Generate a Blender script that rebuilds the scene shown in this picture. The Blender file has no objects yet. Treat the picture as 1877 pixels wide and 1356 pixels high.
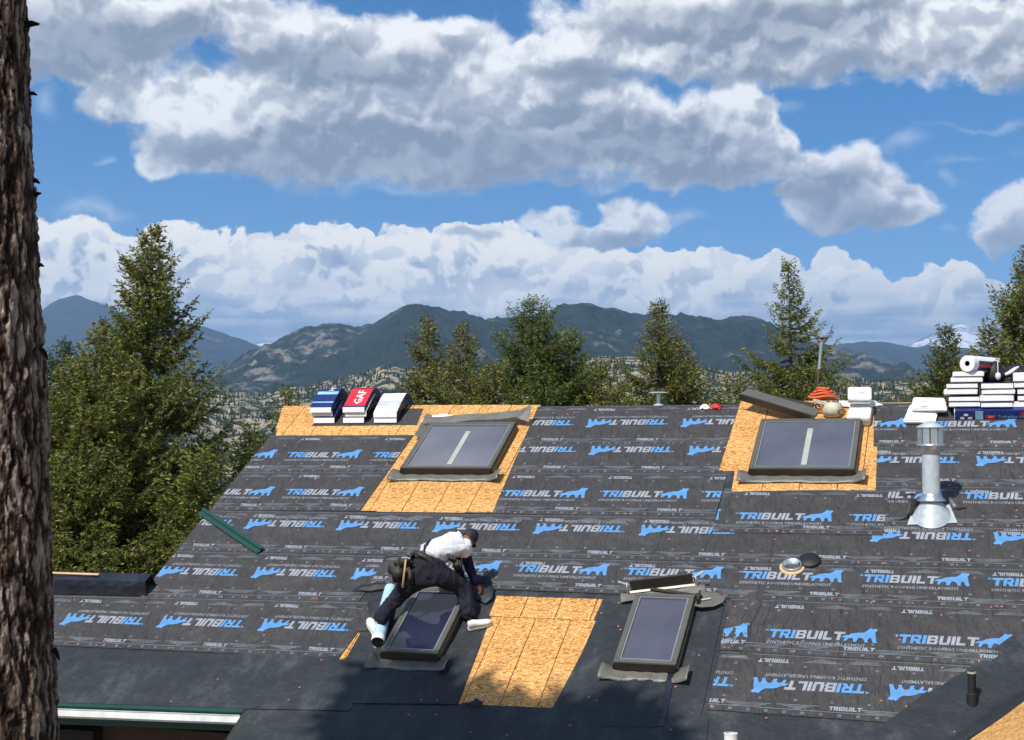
import bpy, bmesh, math, random
import numpy as np
from mathutils import Vector, Matrix
from math import radians, sin, cos, tan, pi, sqrt, atan, atan2, asin
from mathutils.geometry import tessellate_polygon

scene = bpy.context.scene
COL = scene.collection
random.seed(7)
rng = np.random.default_rng(7)

# ------------------------------------------------------------------ camera
F = 2600.0                      # focal length in photo pixels (photo 1877 x 1356)
CX, CY, YH = 938.5, 678.0, 820.0
PITCH = atan((YH - CY) / F)
cam_data = bpy.data.cameras.new('camera')
cam = bpy.data.objects.new('camera', cam_data)
COL.objects.link(cam)
cam.location = (0, 0, 0)
cam.rotation_euler = (pi / 2 + PITCH, 0, 0)
cam_data.sensor_width = 36.0
cam_data.lens = 36.0 * F / 1877.0
cam_data.clip_start = 0.1
cam_data.clip_end = 60000
scene.camera = cam

# ------------------------------------------------------------------ sun, sky, exposure
SUN_AZ, SUN_EL = radians(-144.5), radians(50)        # azimuth from the view axis (+Y), towards +X positive
S_DIR = Vector((sin(SUN_AZ) * cos(SUN_EL), cos(SUN_AZ) * cos(SUN_EL), sin(SUN_EL)))
sun_data = bpy.data.lights.new('sun', 'SUN')
sun_data.energy = 5.0
sun_data.angle = radians(0.53)
sun_data.color = (1.0, 0.955, 0.89)
sun = bpy.data.objects.new('sun', sun_data)
sun.rotation_euler = S_DIR.to_track_quat('Z', 'Y').to_euler()
COL.objects.link(sun)
scene.view_settings.view_transform = 'Standard'
scene.view_settings.look = 'None'
scene.view_settings.exposure = 0.18
scene.view_settings.gamma = 1.0
scene.view_settings.use_curve_mapping = False

def ray(x, y):
    X = (x - CX) / F; Z = -(y - CY) / F
    return Vector((X, cos(PITCH) - Z * sin(PITCH), sin(PITCH) + Z * cos(PITCH)))

world = bpy.data.worlds.new('World')
scene.world = world
world.use_nodes = True
nt = world.node_tree
nt.nodes.clear()
L = nt.links.new

def nd(tree, t, **kw):
    n = tree.nodes.new(t)
    for k, v in kw.items(): setattr(n, k, v)
    return n
def setin(n, i, v, tree):
    if isinstance(v, bpy.types.NodeSocket): tree.links.new(v, n.inputs[i])
    elif v is not None: n.inputs[i].default_value = v
def M(tree, op, a, b=None, c=None, clamp=False):
    n = nd(tree, 'ShaderNodeMath', operation=op); n.use_clamp = clamp
    for i, v in enumerate((a, b, c)): setin(n, i, v, tree)
    return n.outputs[0]
def VM(tree, op, a, b=None, c=None):
    n = nd(tree, 'ShaderNodeVectorMath', operation=op)
    for i, v in enumerate((a, b, c)): setin(n, i, v, tree)
    return n.outputs['Value'] if op in ('LENGTH', 'DOT_PRODUCT') else n.outputs[0]
def smooth(tree, v, a, b, lo=0.0, hi=1.0):
    n = nd(tree, 'ShaderNodeMapRange', interpolation_type='SMOOTHSTEP')
    setin(n, 0, v, tree); n.inputs[1].default_value = a; n.inputs[2].default_value = b
    n.inputs[3].default_value = lo; n.inputs[4].default_value = hi
    return n.outputs[0]
def mixc(tree, f, a, b):
    n = nd(tree, 'ShaderNodeMix', data_type='RGBA')
    setin(n, 0, f, tree); setin(n, 6, a, tree); setin(n, 7, b, tree)
    return n.outputs[2]

# sky coordinates: (azimuth, elevation) in units of about 1/2.6 milliradian; the strip in view repeats mirrored round the horizon
def ae(x, y):
    d = ray(x, y).normalized()
    return atan2(d.x, d.y) * 2.6, asin(d.z) * 2.6
# cumulus masses: centre x, y and half sizes in photo pixels
CLOUD = [  # upper left, the long grey bank, the upper right bank
 (-60, 60, 330, 75), (150, 40, 250, 85), (420, 30, 190, 42), (350, 55, 70, 22), (620, 80, 250, 62), (800, 95, 160, 55),
 (180, 125, 130, 28), (240, 175, 95, 52), (330, 195, 105, 62), (280, 290, 55, 33), (380, 262, 120, 68), (520, 230, 230, 105), (700, 200, 260, 122),
 (880, 215, 260, 115), (1050, 225, 250, 105), (1180, 250, 210, 85), (1290, 240, 130, 70), (1335, 165, 42, 38), (1372, 215, 60, 45), (1410, 262, 60, 38),
 (1300, 305, 150, 42), (1430, 300, 95, 28), (760, 290, 330, 50), (560, 285, 260, 42),
 (1110, 90, 130, 72), (1300, 75, 260, 78), (1540, 60, 250, 80), (1760, 55, 220, 85), (1880, 80, 140, 72), (1400, 10, 420, 60), (1000, 95, 60, 35),
 # right cumulus
 (1560, 320, 62, 68), (1620, 350, 70, 58), (1560, 385, 140, 48), (1480, 352, 72, 28), (1655, 385, 62, 36), (1510, 400, 80, 30),
 (1860, 380, 45, 40), (1845, 430, 55, 32), (1900, 410, 60, 50),
 # grey scud over the low bank
 (1010, 410, 65, 30), (1130, 392, 50, 32), (1180, 405, 62, 28), (1090, 432, 130, 24),]
LOW = [  # the white bank along the horizon
 (90, 455, 90, 55), (190, 455, 95, 45), (300, 452, 52, 46), (370, 452, 58, 40), (455, 462, 60, 40), (545, 455, 50, 40), (605, 450, 55, 46), (665, 462, 45, 38),
 (760, 460, 58, 46), (830, 448, 48, 36), (900, 452, 60, 46), (960, 470, 70, 42), (1060, 490, 130, 42), (1180, 495, 90, 34), (1230, 482, 55, 30), (1310, 498, 70, 36),
 (1425, 495, 42, 30), (1440, 515, 60, 38), (1515, 488, 34, 32), (1560, 520, 55, 32), (1660, 540, 50, 30), (1700, 528, 50, 32), (1760, 512, 40, 30), (1800, 540, 50, 30), (1860, 555, 50, 32), (1625, 560, 120, 30),
 (860, 478, 100, 40), (700, 500, 160, 50), (450, 500, 160, 50), (1110, 505, 160, 40), (1350, 520, 120, 40), (1520, 540, 120, 36), (400, 560, 480, 80), (900, 560, 420, 72), (1300, 570, 420, 62), (1700, 610, 320, 52), (60, 520, 200, 80), (950, 640, 1300, 58)]
DARKP = [(625, 475, 26, 18), (865, 432, 52, 15), (930, 490, 34, 14), (558, 465, 16, 7), (762, 496, 26, 8)]
WISP = [(1660, 268, 70, 16), (1790, 295, 110, 14), (1430, 195, 85, 16), (1800, 232, 90, 8), (1750, 330, 28, 22), (190, 385, 80, 12), (1250, 395, 50, 14), (720, 340, 220, 16), (88, 185, 34, 34), (192, 297, 20, 10), (1325, 438, 50, 16), (155, 380, 75, 24), (1738, 430, 24, 14)]

def blob_group(name, blobs, k):
    g = bpy.data.node_groups.new(name, 'ShaderNodeTree')
    g.interface.new_socket('P', in_out='INPUT', socket_type='NodeSocketVector')
    g.interface.new_socket('D', in_out='OUTPUT', socket_type='NodeSocketFloat')
    gi = nd(g, 'NodeGroupInput'); go = nd(g, 'NodeGroupOutput')
    acc = None
    for (x, y, rx, ry) in blobs:
        a, e = ae(x, y); sx, sy = F / (2.6 * rx), F / (2.6 * ry)
        v = VM(g, 'MULTIPLY_ADD', gi.outputs[0], (sx, sy, 0), (-a * sx, -e * sy, 0))
        l = VM(g, 'LENGTH', v)
        if acc is None: acc = l
        else:
            n = nd(g, 'ShaderNodeMath', operation='SMOOTH_MIN'); g.links.new(acc, n.inputs[0]); g.links.new(l, n.inputs[1]); n.inputs[2].default_value = k
            acc = n.outputs[0]
    g.links.new(M(g, 'SUBTRACT', 1.0, acc), go.inputs[0])
    return g
def noise_group():
    g = bpy.data.node_groups.new('cloud_billow', 'ShaderNodeTree')
    g.interface.new_socket('P', in_out='INPUT', socket_type='NodeSocketVector')
    g.interface.new_socket('Big', in_out='OUTPUT', socket_type='NodeSocketFloat')
    g.interface.new_socket('Puff', in_out='OUTPUT', socket_type='NodeSocketFloat')
    gi = nd(g, 'NodeGroupInput'); go = nd(g, 'NodeGroupOutput')
    w = nd(g, 'ShaderNodeTexNoise', noise_dimensions='3D'); w.inputs['Scale'].default_value = 14; w.inputs['Detail'].default_value = 3
    g.links.new(gi.outputs[0], w.inputs['Vector'])
    off = VM(g, 'MULTIPLY_ADD', w.outputs['Color'], (.05, .05, 0), (-.025, -.025, 0))
    p2 = VM(g, 'ADD', gi.outputs[0], off)
    n = nd(g, 'ShaderNodeTexNoise', noise_dimensions='3D'); n.inputs['Scale'].default_value = 7.5; n.inputs['Detail'].default_value = 9; n.inputs['Roughness'].default_value = .56
    g.links.new(VM(g, 'MULTIPLY', p2, (.75, 1.25, 1)), n.inputs['Vector'])
    v = nd(g, 'ShaderNodeTexVoronoi', feature='F1', voronoi_dimensions='2D', normalize=True); v.inputs['Scale'].default_value = 17; v.inputs['Detail'].default_value = 3.2
    v.inputs['Roughness'].default_value = .52; v.inputs['Lacunarity'].default_value = 2.3
    g.links.new(p2, v.inputs['Vector'])
    g.links.new(M(g, 'SUBTRACT', n.outputs[0], .5), go.inputs[0])
    g.links.new(M(g, 'SUBTRACT', .42, v.outputs['Distance']), go.inputs[1])
    return g
gA = blob_group('cloud_masses', CLOUD, .28); gL = blob_group('low_bank', LOW, .22)
gD = blob_group('dark_scud', DARKP, .1); gW = blob_group('wisps', WISP, .1)
gN = noise_group()
def use(g, p):
    n = nd(nt, 'ShaderNodeGroup'); n.node_tree = g; L(p, n.inputs[0]); return n.outputs

tc = nd(nt, 'ShaderNodeTexCoord')
dirv = VM(nt, 'NORMALIZE', tc.outputs['Generated'])
sp = nd(nt, 'ShaderNodeSeparateXYZ'); L(dirv, sp.inputs[0])
azn = M(nt, 'ARCTAN2', sp.outputs[0], sp.outputs[1])
eln = M(nt, 'ARCSINE', sp.outputs[2])
W = radians(48)
azp = M(nt, 'SUBTRACT', M(nt, 'PINGPONG', M(nt, 'ADD', azn, W / 2 + 2 * W * 4), W), W / 2)
cb = nd(nt, 'ShaderNodeCombineXYZ'); L(M(nt, 'MULTIPLY', azp, 2.6), cb.inputs[0]); L(M(nt, 'MULTIPLY', eln, 2.6), cb.inputs[1])
P = cb.outputs[0]

CLOUD_BODY = [(-60, 60, 330, 75), (240, 30, 320, 80), (640, 80, 270, 64), (230, 170, 130, 52), (400, 262, 150, 66), (640, 215, 320, 112),
 (1000, 225, 330, 108), (1250, 225, 190, 90), (1370, 210, 70, 70), (700, 285, 420, 50), (1330, 300, 190, 42), (1110, 85, 140, 72), (1500, 65, 400, 78), (1860, 70, 180, 76), (1400, 10, 420, 60),
 (1575, 335, 110, 78), (1560, 385, 140, 46), (1870, 400, 70, 56), (1120, 412, 110, 44)]
LOW_BODY = [(130, 470, 180, 60), (330, 460, 100, 46), (590, 460, 110, 50), (850, 462, 150, 46), (1120, 500, 200, 42), (1310, 500, 100, 36), (1500, 512, 90, 44), (1740, 535, 130, 42), (500, 570, 600, 80), (1300, 580, 700, 62)]
SHADE = [(150, 75, 190, 45), (560, 110, 130, 26), (640, 300, 330, 36), (960, 285, 260, 40), (1160, 270, 120, 40), (1290, 28, 230, 32), (1090, 138, 170, 16), (1420, 135, 260, 14), (1560, 405, 130, 24), (1480, 350, 60, 18), (1850, 440, 60, 18), (1330, 320, 120, 26), (60, 110, 120, 26), (1130, 440, 120, 16), (760, 175, 110, 22)]
GLOW = [(1340, 185, 42, 52), (1395, 250, 40, 44), (940, 95, 55, 34), (1010, 55, 60, 40), (1130, 105, 60, 26), (470, 190, 110, 44), (340, 230, 70, 40), (1560, 300, 48, 36), (1640, 345, 44, 34), (1700, 60, 130, 36), (1500, 95, 150, 20), (1850, 370, 36, 26), (720, 210, 90, 34), (1180, 190, 130, 30), (1860, 95, 60, 30), (1130, 380, 40, 18)]
gSH = blob_group('grey_bases', SHADE, .4); gGL = blob_group('lit_tops', GLOW, .3)
gA2 = blob_group('cloud_body', CLOUD_BODY, .5); gL2 = blob_group('low_bank_body', LOW_BODY, .5)
wn = nd(nt, 'ShaderNodeTexNoise', noise_dimensions='2D'); wn.inputs['Scale'].default_value = 9; wn.inputs['Detail'].default_value = 4; L(P, wn.inputs['Vector'])
PW = VM(nt, 'ADD', P, VM(nt, 'MULTIPLY_ADD', wn.outputs['Color'], (.09, .07, 0), (-.045, -.035, 0)))
N0 = use(gN, P)
def shade_noise(p):
    n = nd(nt, 'ShaderNodeTexNoise', noise_dimensions='2D'); n.inputs['Scale'].default_value = 6.2; n.inputs['Detail'].default_value = 3.4; n.inputs['Roughness'].default_value = .5; L(VM(nt, 'MULTIPLY', p, (.8, 1.3, 1)), n.inputs['Vector'])
    v = nd(nt, 'ShaderNodeTexVoronoi', feature='SMOOTH_F1', voronoi_dimensions='2D', normalize=True); v.inputs['Scale'].default_value = 15; v.inputs['Detail'].default_value = 3.0; v.inputs['Roughness'].default_value = .55; v.inputs['Smoothness'].default_value = .35; L(p, v.inputs['Vector'])
    return n.outputs[0], M(nt, 'MULTIPLY', v.outputs['Distance'], -1.0)
PS = VM(nt, 'ADD', P, VM(nt, 'MULTIPLY_ADD', wn.outputs['Color'], (.05, .05, 0), (-.025, -.025, 0)))
S0 = shade_noise(PS); S1 = shade_noise(VM(nt, 'ADD', PS, (-.010, .020, 0)))
SA0 = use(gA, PW)[0]; SB0 = use(gL, PW)[0]
SA2 = use(gA2, VM(nt, 'ADD', PW, (-.010, .045, 0)))[0]; SB2 = use(gL2, VM(nt, 'ADD', PW, (-.008, .035, 0)))[0]
A0 = M(nt, 'ADD', SA0, M(nt, 'ADD', M(nt, 'MULTIPLY', N0[0], 1.25), M(nt, 'MULTIPLY', N0[1], .55)))
B0 = M(nt, 'ADD', SB0, M(nt, 'ADD', M(nt, 'MULTIPLY', N0[0], .55), M(nt, 'MULTIPLY', N0[1], .75)))
A2 = M(nt, 'ADD', SA2, M(nt, 'MULTIPLY', N0[0], 1.5)); B2 = M(nt, 'ADD', SB2, M(nt, 'MULTIPLY', N0[0], 2.2))
hn = nd(nt, 'ShaderNodeTexNoise'); hn.inputs['Scale'].default_value = 2.6; hn.inputs['Detail'].default_value = 4; L(dirv, hn.inputs['Vector'])
hi_m = smooth(nt, eln, .33, .48)
hi = M(nt, 'MULTIPLY', hi_m, smooth(nt, hn.outputs[0], .48, .60))
aA = smooth(nt, A0, -.04, .32)
aB = smooth(nt, B0, .02, .13)
# light: facing the sun = bright puffs, thick above = grey base
soft = M(nt, 'SUBTRACT', S0[0], S1[0]); puff = M(nt, 'SUBTRACT', S0[1], S1[1])
rimA = smooth(nt, M(nt, 'MULTIPLY_ADD', soft, 1.2, M(nt, 'MULTIPLY', puff, .7)), -.15, .18)
fineP = M(nt, 'MULTIPLY', N0[0], .55)
rimB = smooth(nt, M(nt, 'ADD', fineP, M(nt, 'MULTIPLY_ADD', soft, .9, M(nt, 'MULTIPLY', puff, 1.6))), -.14, .13)
topA = smooth(nt, A2, -.35, .80, 1.0, 0.0)
topB = smooth(nt, B2, -.35, 1.15, 1.0, 0.0)
def lightsum(r, t, wr, wt, base):
    s = M(nt, 'MULTIPLY_ADD', r, wr, base); return M(nt, 'MULTIPLY_ADD', t, wt, s, clamp=True)
edgeA = smooth(nt, A0, .0, .55, 1.0, 0.0)
edgeA = smooth(nt, A0, .05, .75, 1.0, 0.0)
bA = M(nt, 'MULTIPLY_ADD', edgeA, .22, lightsum(rimA, topA, .44, .78, -.10), clamp=True)
shd = M(nt, 'SUBTRACT', smooth(nt, M(nt, 'MULTIPLY_ADD', S0[0], 1.6, use(gGL, PW)[0]), .35, 1.7, 0, .36), .0)
shm = smooth(nt, M(nt, 'MULTIPLY_ADD', S0[0], 1.9, use(gSH, PW)[0]), .3, 2.0, 1.0, .38)
bA = M(nt, 'ADD', M(nt, 'MULTIPLY', M(nt, 'ADD', bA, shd), shm), M(nt, 'MULTIPLY', M(nt, 'SUBTRACT', rimA, .3), .14), clamp=True)
bB = lightsum(rimB, topB, .50, .50, .20)
def ramp(f, stops):
    n = nd(nt, 'ShaderNodeValToRGB'); L(f, n.inputs[0]); r = n.color_ramp
    r.elements[0].position = stops[0][0]; r.elements[0].color = (*stops[0][1], 1)
    r.elements[1].position = stops[-1][0]; r.elements[1].color = (*stops[-1][1], 1)
    for p_, c in stops[1:-1]:
        e = r.elements.new(p_); e.color = (*c, 1)
    return n.outputs[0]
cA = ramp(bA, [(0, (.25, .27, .30)), (.3, (.41, .425, .45)), (.6, (.66, .665, .67)), (.85, (.95, .94, .91)), (1, (1.12, 1.10, 1.05))])
cB = ramp(bB, [(0, (.33, .37, .42)), (.33, (.58, .61, .62)), (.58, (1.0, .97, .88)), (.8, (1.35, 1.26, 1.06)), (1, (1.45, 1.34, 1.1))])
# layered haze grey under the low bank
streak = nd(nt, 'ShaderNodeTexNoise'); streak.inputs['Scale'].default_value = 9; streak.inputs['Detail'].default_value = 5
L(VM(nt, 'MULTIPLY', P, (.5, 5.5, 1)), streak.inputs['Vector'])
base_f = smooth(nt, M(nt, 'MULTIPLY_ADD', S0[0], .05, eln), .105, .145, 1.0, 0.0)
cBase = ramp(streak.outputs[0], [(.34, (.20, .30, .45)), (.5, (.33, .42, .54)), (.66, (.68, .73, .77))])
cB = mixc(nt, base_f, cB, cBase)
dk = smooth(nt, M(nt, 'ADD', use(gD, PW)[0], M(nt, 'MULTIPLY', N0[0], 2.2)), -.05, .7, 0, .7)
cB = mixc(nt, dk, cB, (.30, .36, .46, 1))
wv = M(nt, 'ADD', use(gW, PW)[0], M(nt, 'MULTIPLY', N0[0], 3.6))
aW = smooth(nt, wv, -.1, 1.6, 0, .75)

sky = nd(nt, 'ShaderNodeTexSky', sky_type='NISHITA')
sky.sun_disc = False
sky.sun_elevation = SUN_EL
sky.sun_rotation = SUN_AZ
sky.altitude = 2500
sky.air_density = 1.0; sky.dust_density = .4; sky.ozone_density = 2.2
hsv = nd(nt, 'ShaderNodeHueSaturation'); hsv.inputs['Saturation'].default_value = 1.48; hsv.inputs['Value'].default_value = 1.04
L(sky.outputs[0], hsv.inputs['Color'])
STR = 0.10
def up(c): return VM(nt, 'SCALE', c) if False else VM(nt, 'MULTIPLY', c, (1 / STR,) * 3)
c = hsv.outputs[0]
c = mixc(nt, aW, c, up(mixc(nt, .5, (.62, .72, .84, 1), (.62, .72, .84, 1))))
c = mixc(nt, aB, c, up(cB))
c = mixc(nt, aA, c, up(cA))
c = mixc(nt, hi, c, up(mixc(nt, .5, (.6, .64, .7, 1), (.8, .82, .85, 1))))
bg = nd(nt, 'ShaderNodeBackground'); L(c, bg.inputs['Color']); bg.inputs['Strength'].default_value = STR
wo = nd(nt, 'ShaderNodeOutputWorld'); L(bg.outputs[0], wo.inputs['Surface'])
world.cycles.sampling_method = 'MANUAL'; world.cycles.sample_map_resolution = 256

scene.cycles.use_adaptive_sampling = True
scene.cycles.adaptive_threshold = 0.02
scene.cycles.use_denoising = True
# ------------------------------------------------------------------ helpers
def tag(o, label=None, cat=None, group=None, kind=None):
    if label: o['label'] = label
    if cat: o['category'] = cat
    if group: o['group'] = group
    if kind: o['kind'] = kind
    return o
def empty(name, mat=None, label=None, cat=None, group=None):
    o = bpy.data.objects.new(name, None); COL.objects.link(o); o.empty_display_size = .2
    if mat is not None: o.matrix_world = mat
    return tag(o, label, cat, group)
def mesh_obj(name, mesh, mat=None, parent=None, local=None):
    o = bpy.data.objects.new(name, mesh); COL.objects.link(o)
    if parent is not None: o.parent = parent
    if local is not None: o.matrix_local = local
    if mat is not None and len(mesh.materials) == 0:
        for m_ in (mat if isinstance(mat, (list, tuple)) else [mat]): mesh.materials.append(m_)
    return o
def mk(name, verts, faces, mat=None, parent=None, local=None, smooth_=False, midx=None):
    me = bpy.data.meshes.new(name); me.from_pydata([tuple(v) for v in verts], [], faces); me.update()
    if smooth_: me.polygons.foreach_set('use_smooth', [True] * len(me.polygons))
    o = mesh_obj(name, me, mat, parent, local)
    if midx is not None: me.polygons.foreach_set('material_index', midx)
    return o
def fast_mesh(name, V, faces_n, k):
    """V (n,3) array, faces_n (m,k) array of k-gons"""
    me = bpy.data.meshes.new(name)
    me.vertices.add(len(V)); me.vertices.foreach_set('co', np.asarray(V, dtype=np.float32).ravel())
    m = len(faces_n)
    me.loops.add(m * k); me.loops.foreach_set('vertex_index', np.asarray(faces_n, dtype=np.int32).ravel())
    me.polygons.add(m); me.polygons.foreach_set('loop_start', np.arange(0, m * k, k, dtype=np.int32))
    me.update(calc_edges=True)
    return me
class MB:
    def __init__(s): s.v = []; s.f = []; s.mi = []
    def add(s, vs, fs, mi=0):
        o = len(s.v); s.v += [tuple(v) for v in vs]; s.f += [tuple(i + o for i in f) for f in fs]; s.mi += [mi] * len(fs); return s
    def box(s, c, d, R=None, mi=0, taper=1.0):
        hx, hy, hz = d[0] / 2, d[1] / 2, d[2] / 2
        vs = [Vector((x * hx * (taper if z > 0 else 1), y * hy * (taper if z > 0 else 1), z * hz)) for z in (-1, 1) for y in (-1, 1) for x in (-1, 1)]
        if R is not None: vs = [R @ v for v in vs]
        vs = [v + Vector(c) for v in vs]
        return s.add(vs, [(0, 2, 3, 1), (4, 5, 7, 6), (0, 1, 5, 4), (2, 6, 7, 3), (0, 4, 6, 2), (1, 3, 7, 5)], mi)
    def tube(s, pts, r, n=10, mi=0, cap=True):
        pts = [Vector(p) for p in pts]; rs = r if isinstance(r, (list, tuple)) else [r] * len(pts)
        vs = []; prev = None
        for i, p in enumerate(pts):
            t = (pts[min(i + 1, len(pts) - 1)] - pts[max(i - 1, 0)]).normalized()
            if prev is None: prev = t.orthogonal().normalized()
            prev = (prev - t * prev.dot(t)).normalized(); b = t.cross(prev)
            vs += [p + (prev * cos(2 * pi * k / n) + b * sin(2 * pi * k / n)) * rs[i] for k in range(n)]
        fs = [(i * n + k, i * n + (k + 1) % n, (i + 1) * n + (k + 1) % n, (i + 1) * n + k) for i in range(len(pts) - 1) for k in range(n)]
        if cap: fs += [tuple(range(n - 1, -1, -1)), tuple((len(pts) - 1) * n + k for k in range(n))]
        return s.add(vs, fs, mi)
    def prism(s, poly, z0, z1, mi=0, xf=None):
        n = len(poly); vs = [(x, y, z0) for x, y in poly] + [(x, y, z1) for x, y in poly]
        if xf: vs = [xf(v) for v in vs]
        return s.add(vs, [tuple(range(n - 1, -1, -1)), tuple(range(n, 2 * n))] + [(i, (i + 1) % n, (i + 1) % n + n, i + n) for i in range(n)], mi)
    def build(s, name, mat, parent=None, local=None, smooth_=False, bevel=0):
        o = mk(name, s.v, s.f, mat, parent, local, False, s.mi)
        if bevel:
            bm = bmesh.new(); bm.from_mesh(o.data)
            bmesh.ops.bevel(bm, geom=bm.edges[:], offset=bevel, segments=2, affect='EDGES', clamp_overlap=True)
            bm.to_mesh(o.data); bm.free()
        if smooth_: o.data.polygons.foreach_set('use_smooth', [True] * len(o.data.polygons))
        return o

# numpy gradient noise
_perm = np.random.default_rng(3).permutation(256); _perm = np.concatenate([_perm, _perm, _perm])
_ang = np.random.default_rng(4).uniform(0, 2 * pi, 256); _gx, _gy = np.cos(_ang), np.sin(_ang)
def pn(x, y):
    xi = np.floor(x).astype(int); yi = np.floor(y).astype(int); xf = x - xi; yf = y - yi
    u = xf * xf * xf * (xf * (xf * 6 - 15) + 10); v = yf * yf * yf * (yf * (yf * 6 - 15) + 10)
    xi &= 255; yi &= 255
    def g(i, j, a, b):
        h = _perm[_perm[(xi + i) & 255] + ((yi + j) & 255)] & 255
        return _gx[h] * a + _gy[h] * b
    a = g(0, 0, xf, yf); b = g(1, 0, xf - 1, yf); c_ = g(0, 1, xf, yf - 1); d = g(1, 1, xf - 1, yf - 1)
    return (a + (b - a) * u) * (1 - v) + (c_ + (d - c_) * u) * v
def fbm(x, y, o=5, ridged=False, g=.5):
    s = 0; a = 1
    for i in range(o):
        n = pn(x + 17.3 * i, y - 9.1 * i)
        s = s + a * ((0.6 - 2 * np.abs(n)) if ridged else n); a *= g; x = x * 2.03; y = y * 2.03
    return s

# ------------------------------------------------------------------ materials
class NT:
    def __init__(s, name):
        s.m = bpy.data.materials.new(name); s.m.use_nodes = True; s.t = s.m.node_tree; s.t.nodes.clear()
        s.out = nd(s.t, 'ShaderNodeOutputMaterial'); s.p = nd(s.t, 'ShaderNodeBsdfPrincipled'); s.t.links.new(s.p.outputs[0], s.out.inputs[0])
        s._c = None
    def co(s, kind='Object'):
        if s._c is None: s._c = nd(s.t, 'ShaderNodeTexCoord')
        return s._c.outputs[kind]
    def noise(s, scale, detail=4, rough=.5, vec=None, stretch=None, out=0):
        n = nd(s.t, 'ShaderNodeTexNoise'); n.inputs['Scale'].default_value = scale; n.inputs['Detail'].default_value = detail; n.inputs['Roughness'].default_value = rough
        v = vec if vec is not None else s.co()
        if stretch: v = VM(s.t, 'MULTIPLY', v, stretch)
        s.t.links.new(v, n.inputs['Vector']); return n.outputs[out]
    def voro(s, scale, vec=None, stretch=None, feature='F1', out='Distance', rnd=1.0):
        n = nd(s.t, 'ShaderNodeTexVoronoi', feature=feature); n.inputs['Scale'].default_value = scale; n.inputs['Randomness'].default_value = rnd
        v = vec if vec is not None else s.co()
        if stretch: v = VM(s.t, 'MULTIPLY', v, stretch)
        s.t.links.new(v, n.inputs['Vector']); return n.outputs[out]
    def ramp(s, f, stops):
        n = nd(s.t, 'ShaderNodeValToRGB'); s.t.links.new(f, n.inputs[0]); r = n.color_ramp
        r.elements[0].position = stops[0][0]; r.elements[0].color = (*stops[0][1], 1)
        r.elements[1].position = stops[-1][0]; r.elements[1].color = (*stops[-1][1], 1)
        for p_, c in stops[1:-1]: e = r.elements.new(p_); e.color = (*c, 1)
        return n.outputs[0]
    def set(s, **kw):
        for k, v in kw.items():
            i = s.p.inputs[k.replace('_', ' ')]
            if isinstance(v, bpy.types.NodeSocket): s.t.links.new(v, i)
            else: i.default_value = v if not isinstance(v, tuple) or len(v) == 4 else (*v, 1)
        return s
    def bump(s, h, dist=.01, strength=1.0):
        b = nd(s.t, 'ShaderNodeBump'); b.inputs['Distance'].default_value = dist; b.inputs['Strength'].default_value = strength
        s.t.links.new(h, b.inputs['Height']); s.t.links.new(b.outputs[0], s.p.inputs['Normal']); return s
def plain(name, col, rough=.6, metal=0.0, var=.12, scale=6, bump=0.0, bscale=40, spec=None):
    m = NT(name); n = m.noise(scale, 5, .6)
    lo = tuple(c * (1 - var) for c in col); hi_ = tuple(min(1, c * (1 + var)) for c in col)
    m.set(Base_Color=m.ramp(n, [(.3, lo), (.7, hi_)]), Roughness=rough, Metallic=metal)
    if spec is not None: m.set(Specular_IOR_Level=spec)
    if bump: m.bump(m.noise(bscale, 4), bump)
    return m.m

def m_underlay():
    m = NT('synthetic_underlayment')
    big = m.noise(.9, 4, .6); fine = m.noise(60, 3, .6, stretch=(1, .35, 1)); dust = m.noise(5, 7, .72)
    c1 = m.ramp(M(m.t, 'ADD', M(m.t, 'MULTIPLY', big, .6), M(m.t, 'MULTIPLY', dust, .5)), [(.35, (.036, .034, .034)), (.6, (.052, .049, .048)), (.8, (.080, .075, .072))])
    m.set(Base_Color=c1, Roughness=.62, Specular_IOR_Level=.42)
    wr = m.noise(2.2, 3, .55, stretch=(2.6, .8, 1)); wr2 = m.noise(7, 3, .6, stretch=(1.6, .7, 1))
    h = M(m.t, 'ADD', M(m.t, 'MULTIPLY', wr, 1.0), M(m.t, 'ADD', M(m.t, 'MULTIPLY', wr2, .35), M(m.t, 'MULTIPLY', fine, .03)))
    h = M(m.t, 'ADD', h, M(m.t, 'MULTIPLY', m.noise(.8, 2, .5, stretch=(1.2, 1.6, 1)), 1.2))
    m.bump(h, .11, 1.0); return m.m
def m_membrane():
    m = NT('ice_and_water_membrane')
    big = m.noise(.7, 5, .6); dust = m.noise(3.5, 8, .75, stretch=(1, .5, 1))
    f = M(m.t, 'ADD', M(m.t, 'MULTIPLY', big, .4), M(m.t, 'MULTIPLY', dust, .6))
    m.set(Base_Color=m.ramp(f, [(.36, (.016, .019, .023)), (.52, (.027, .031, .034)), (.66, (.075, .082, .083)), (.8, (.12, .125, .12))]), Roughness=.55, Specular_IOR_Level=.4)
    h = M(m.t, 'ADD', m.noise(1.6, 4, .6), M(m.t, 'MULTIPLY', m.noise(180, 2), .02))
    m.bump(h, .07, 1.0); return m.m
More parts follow.
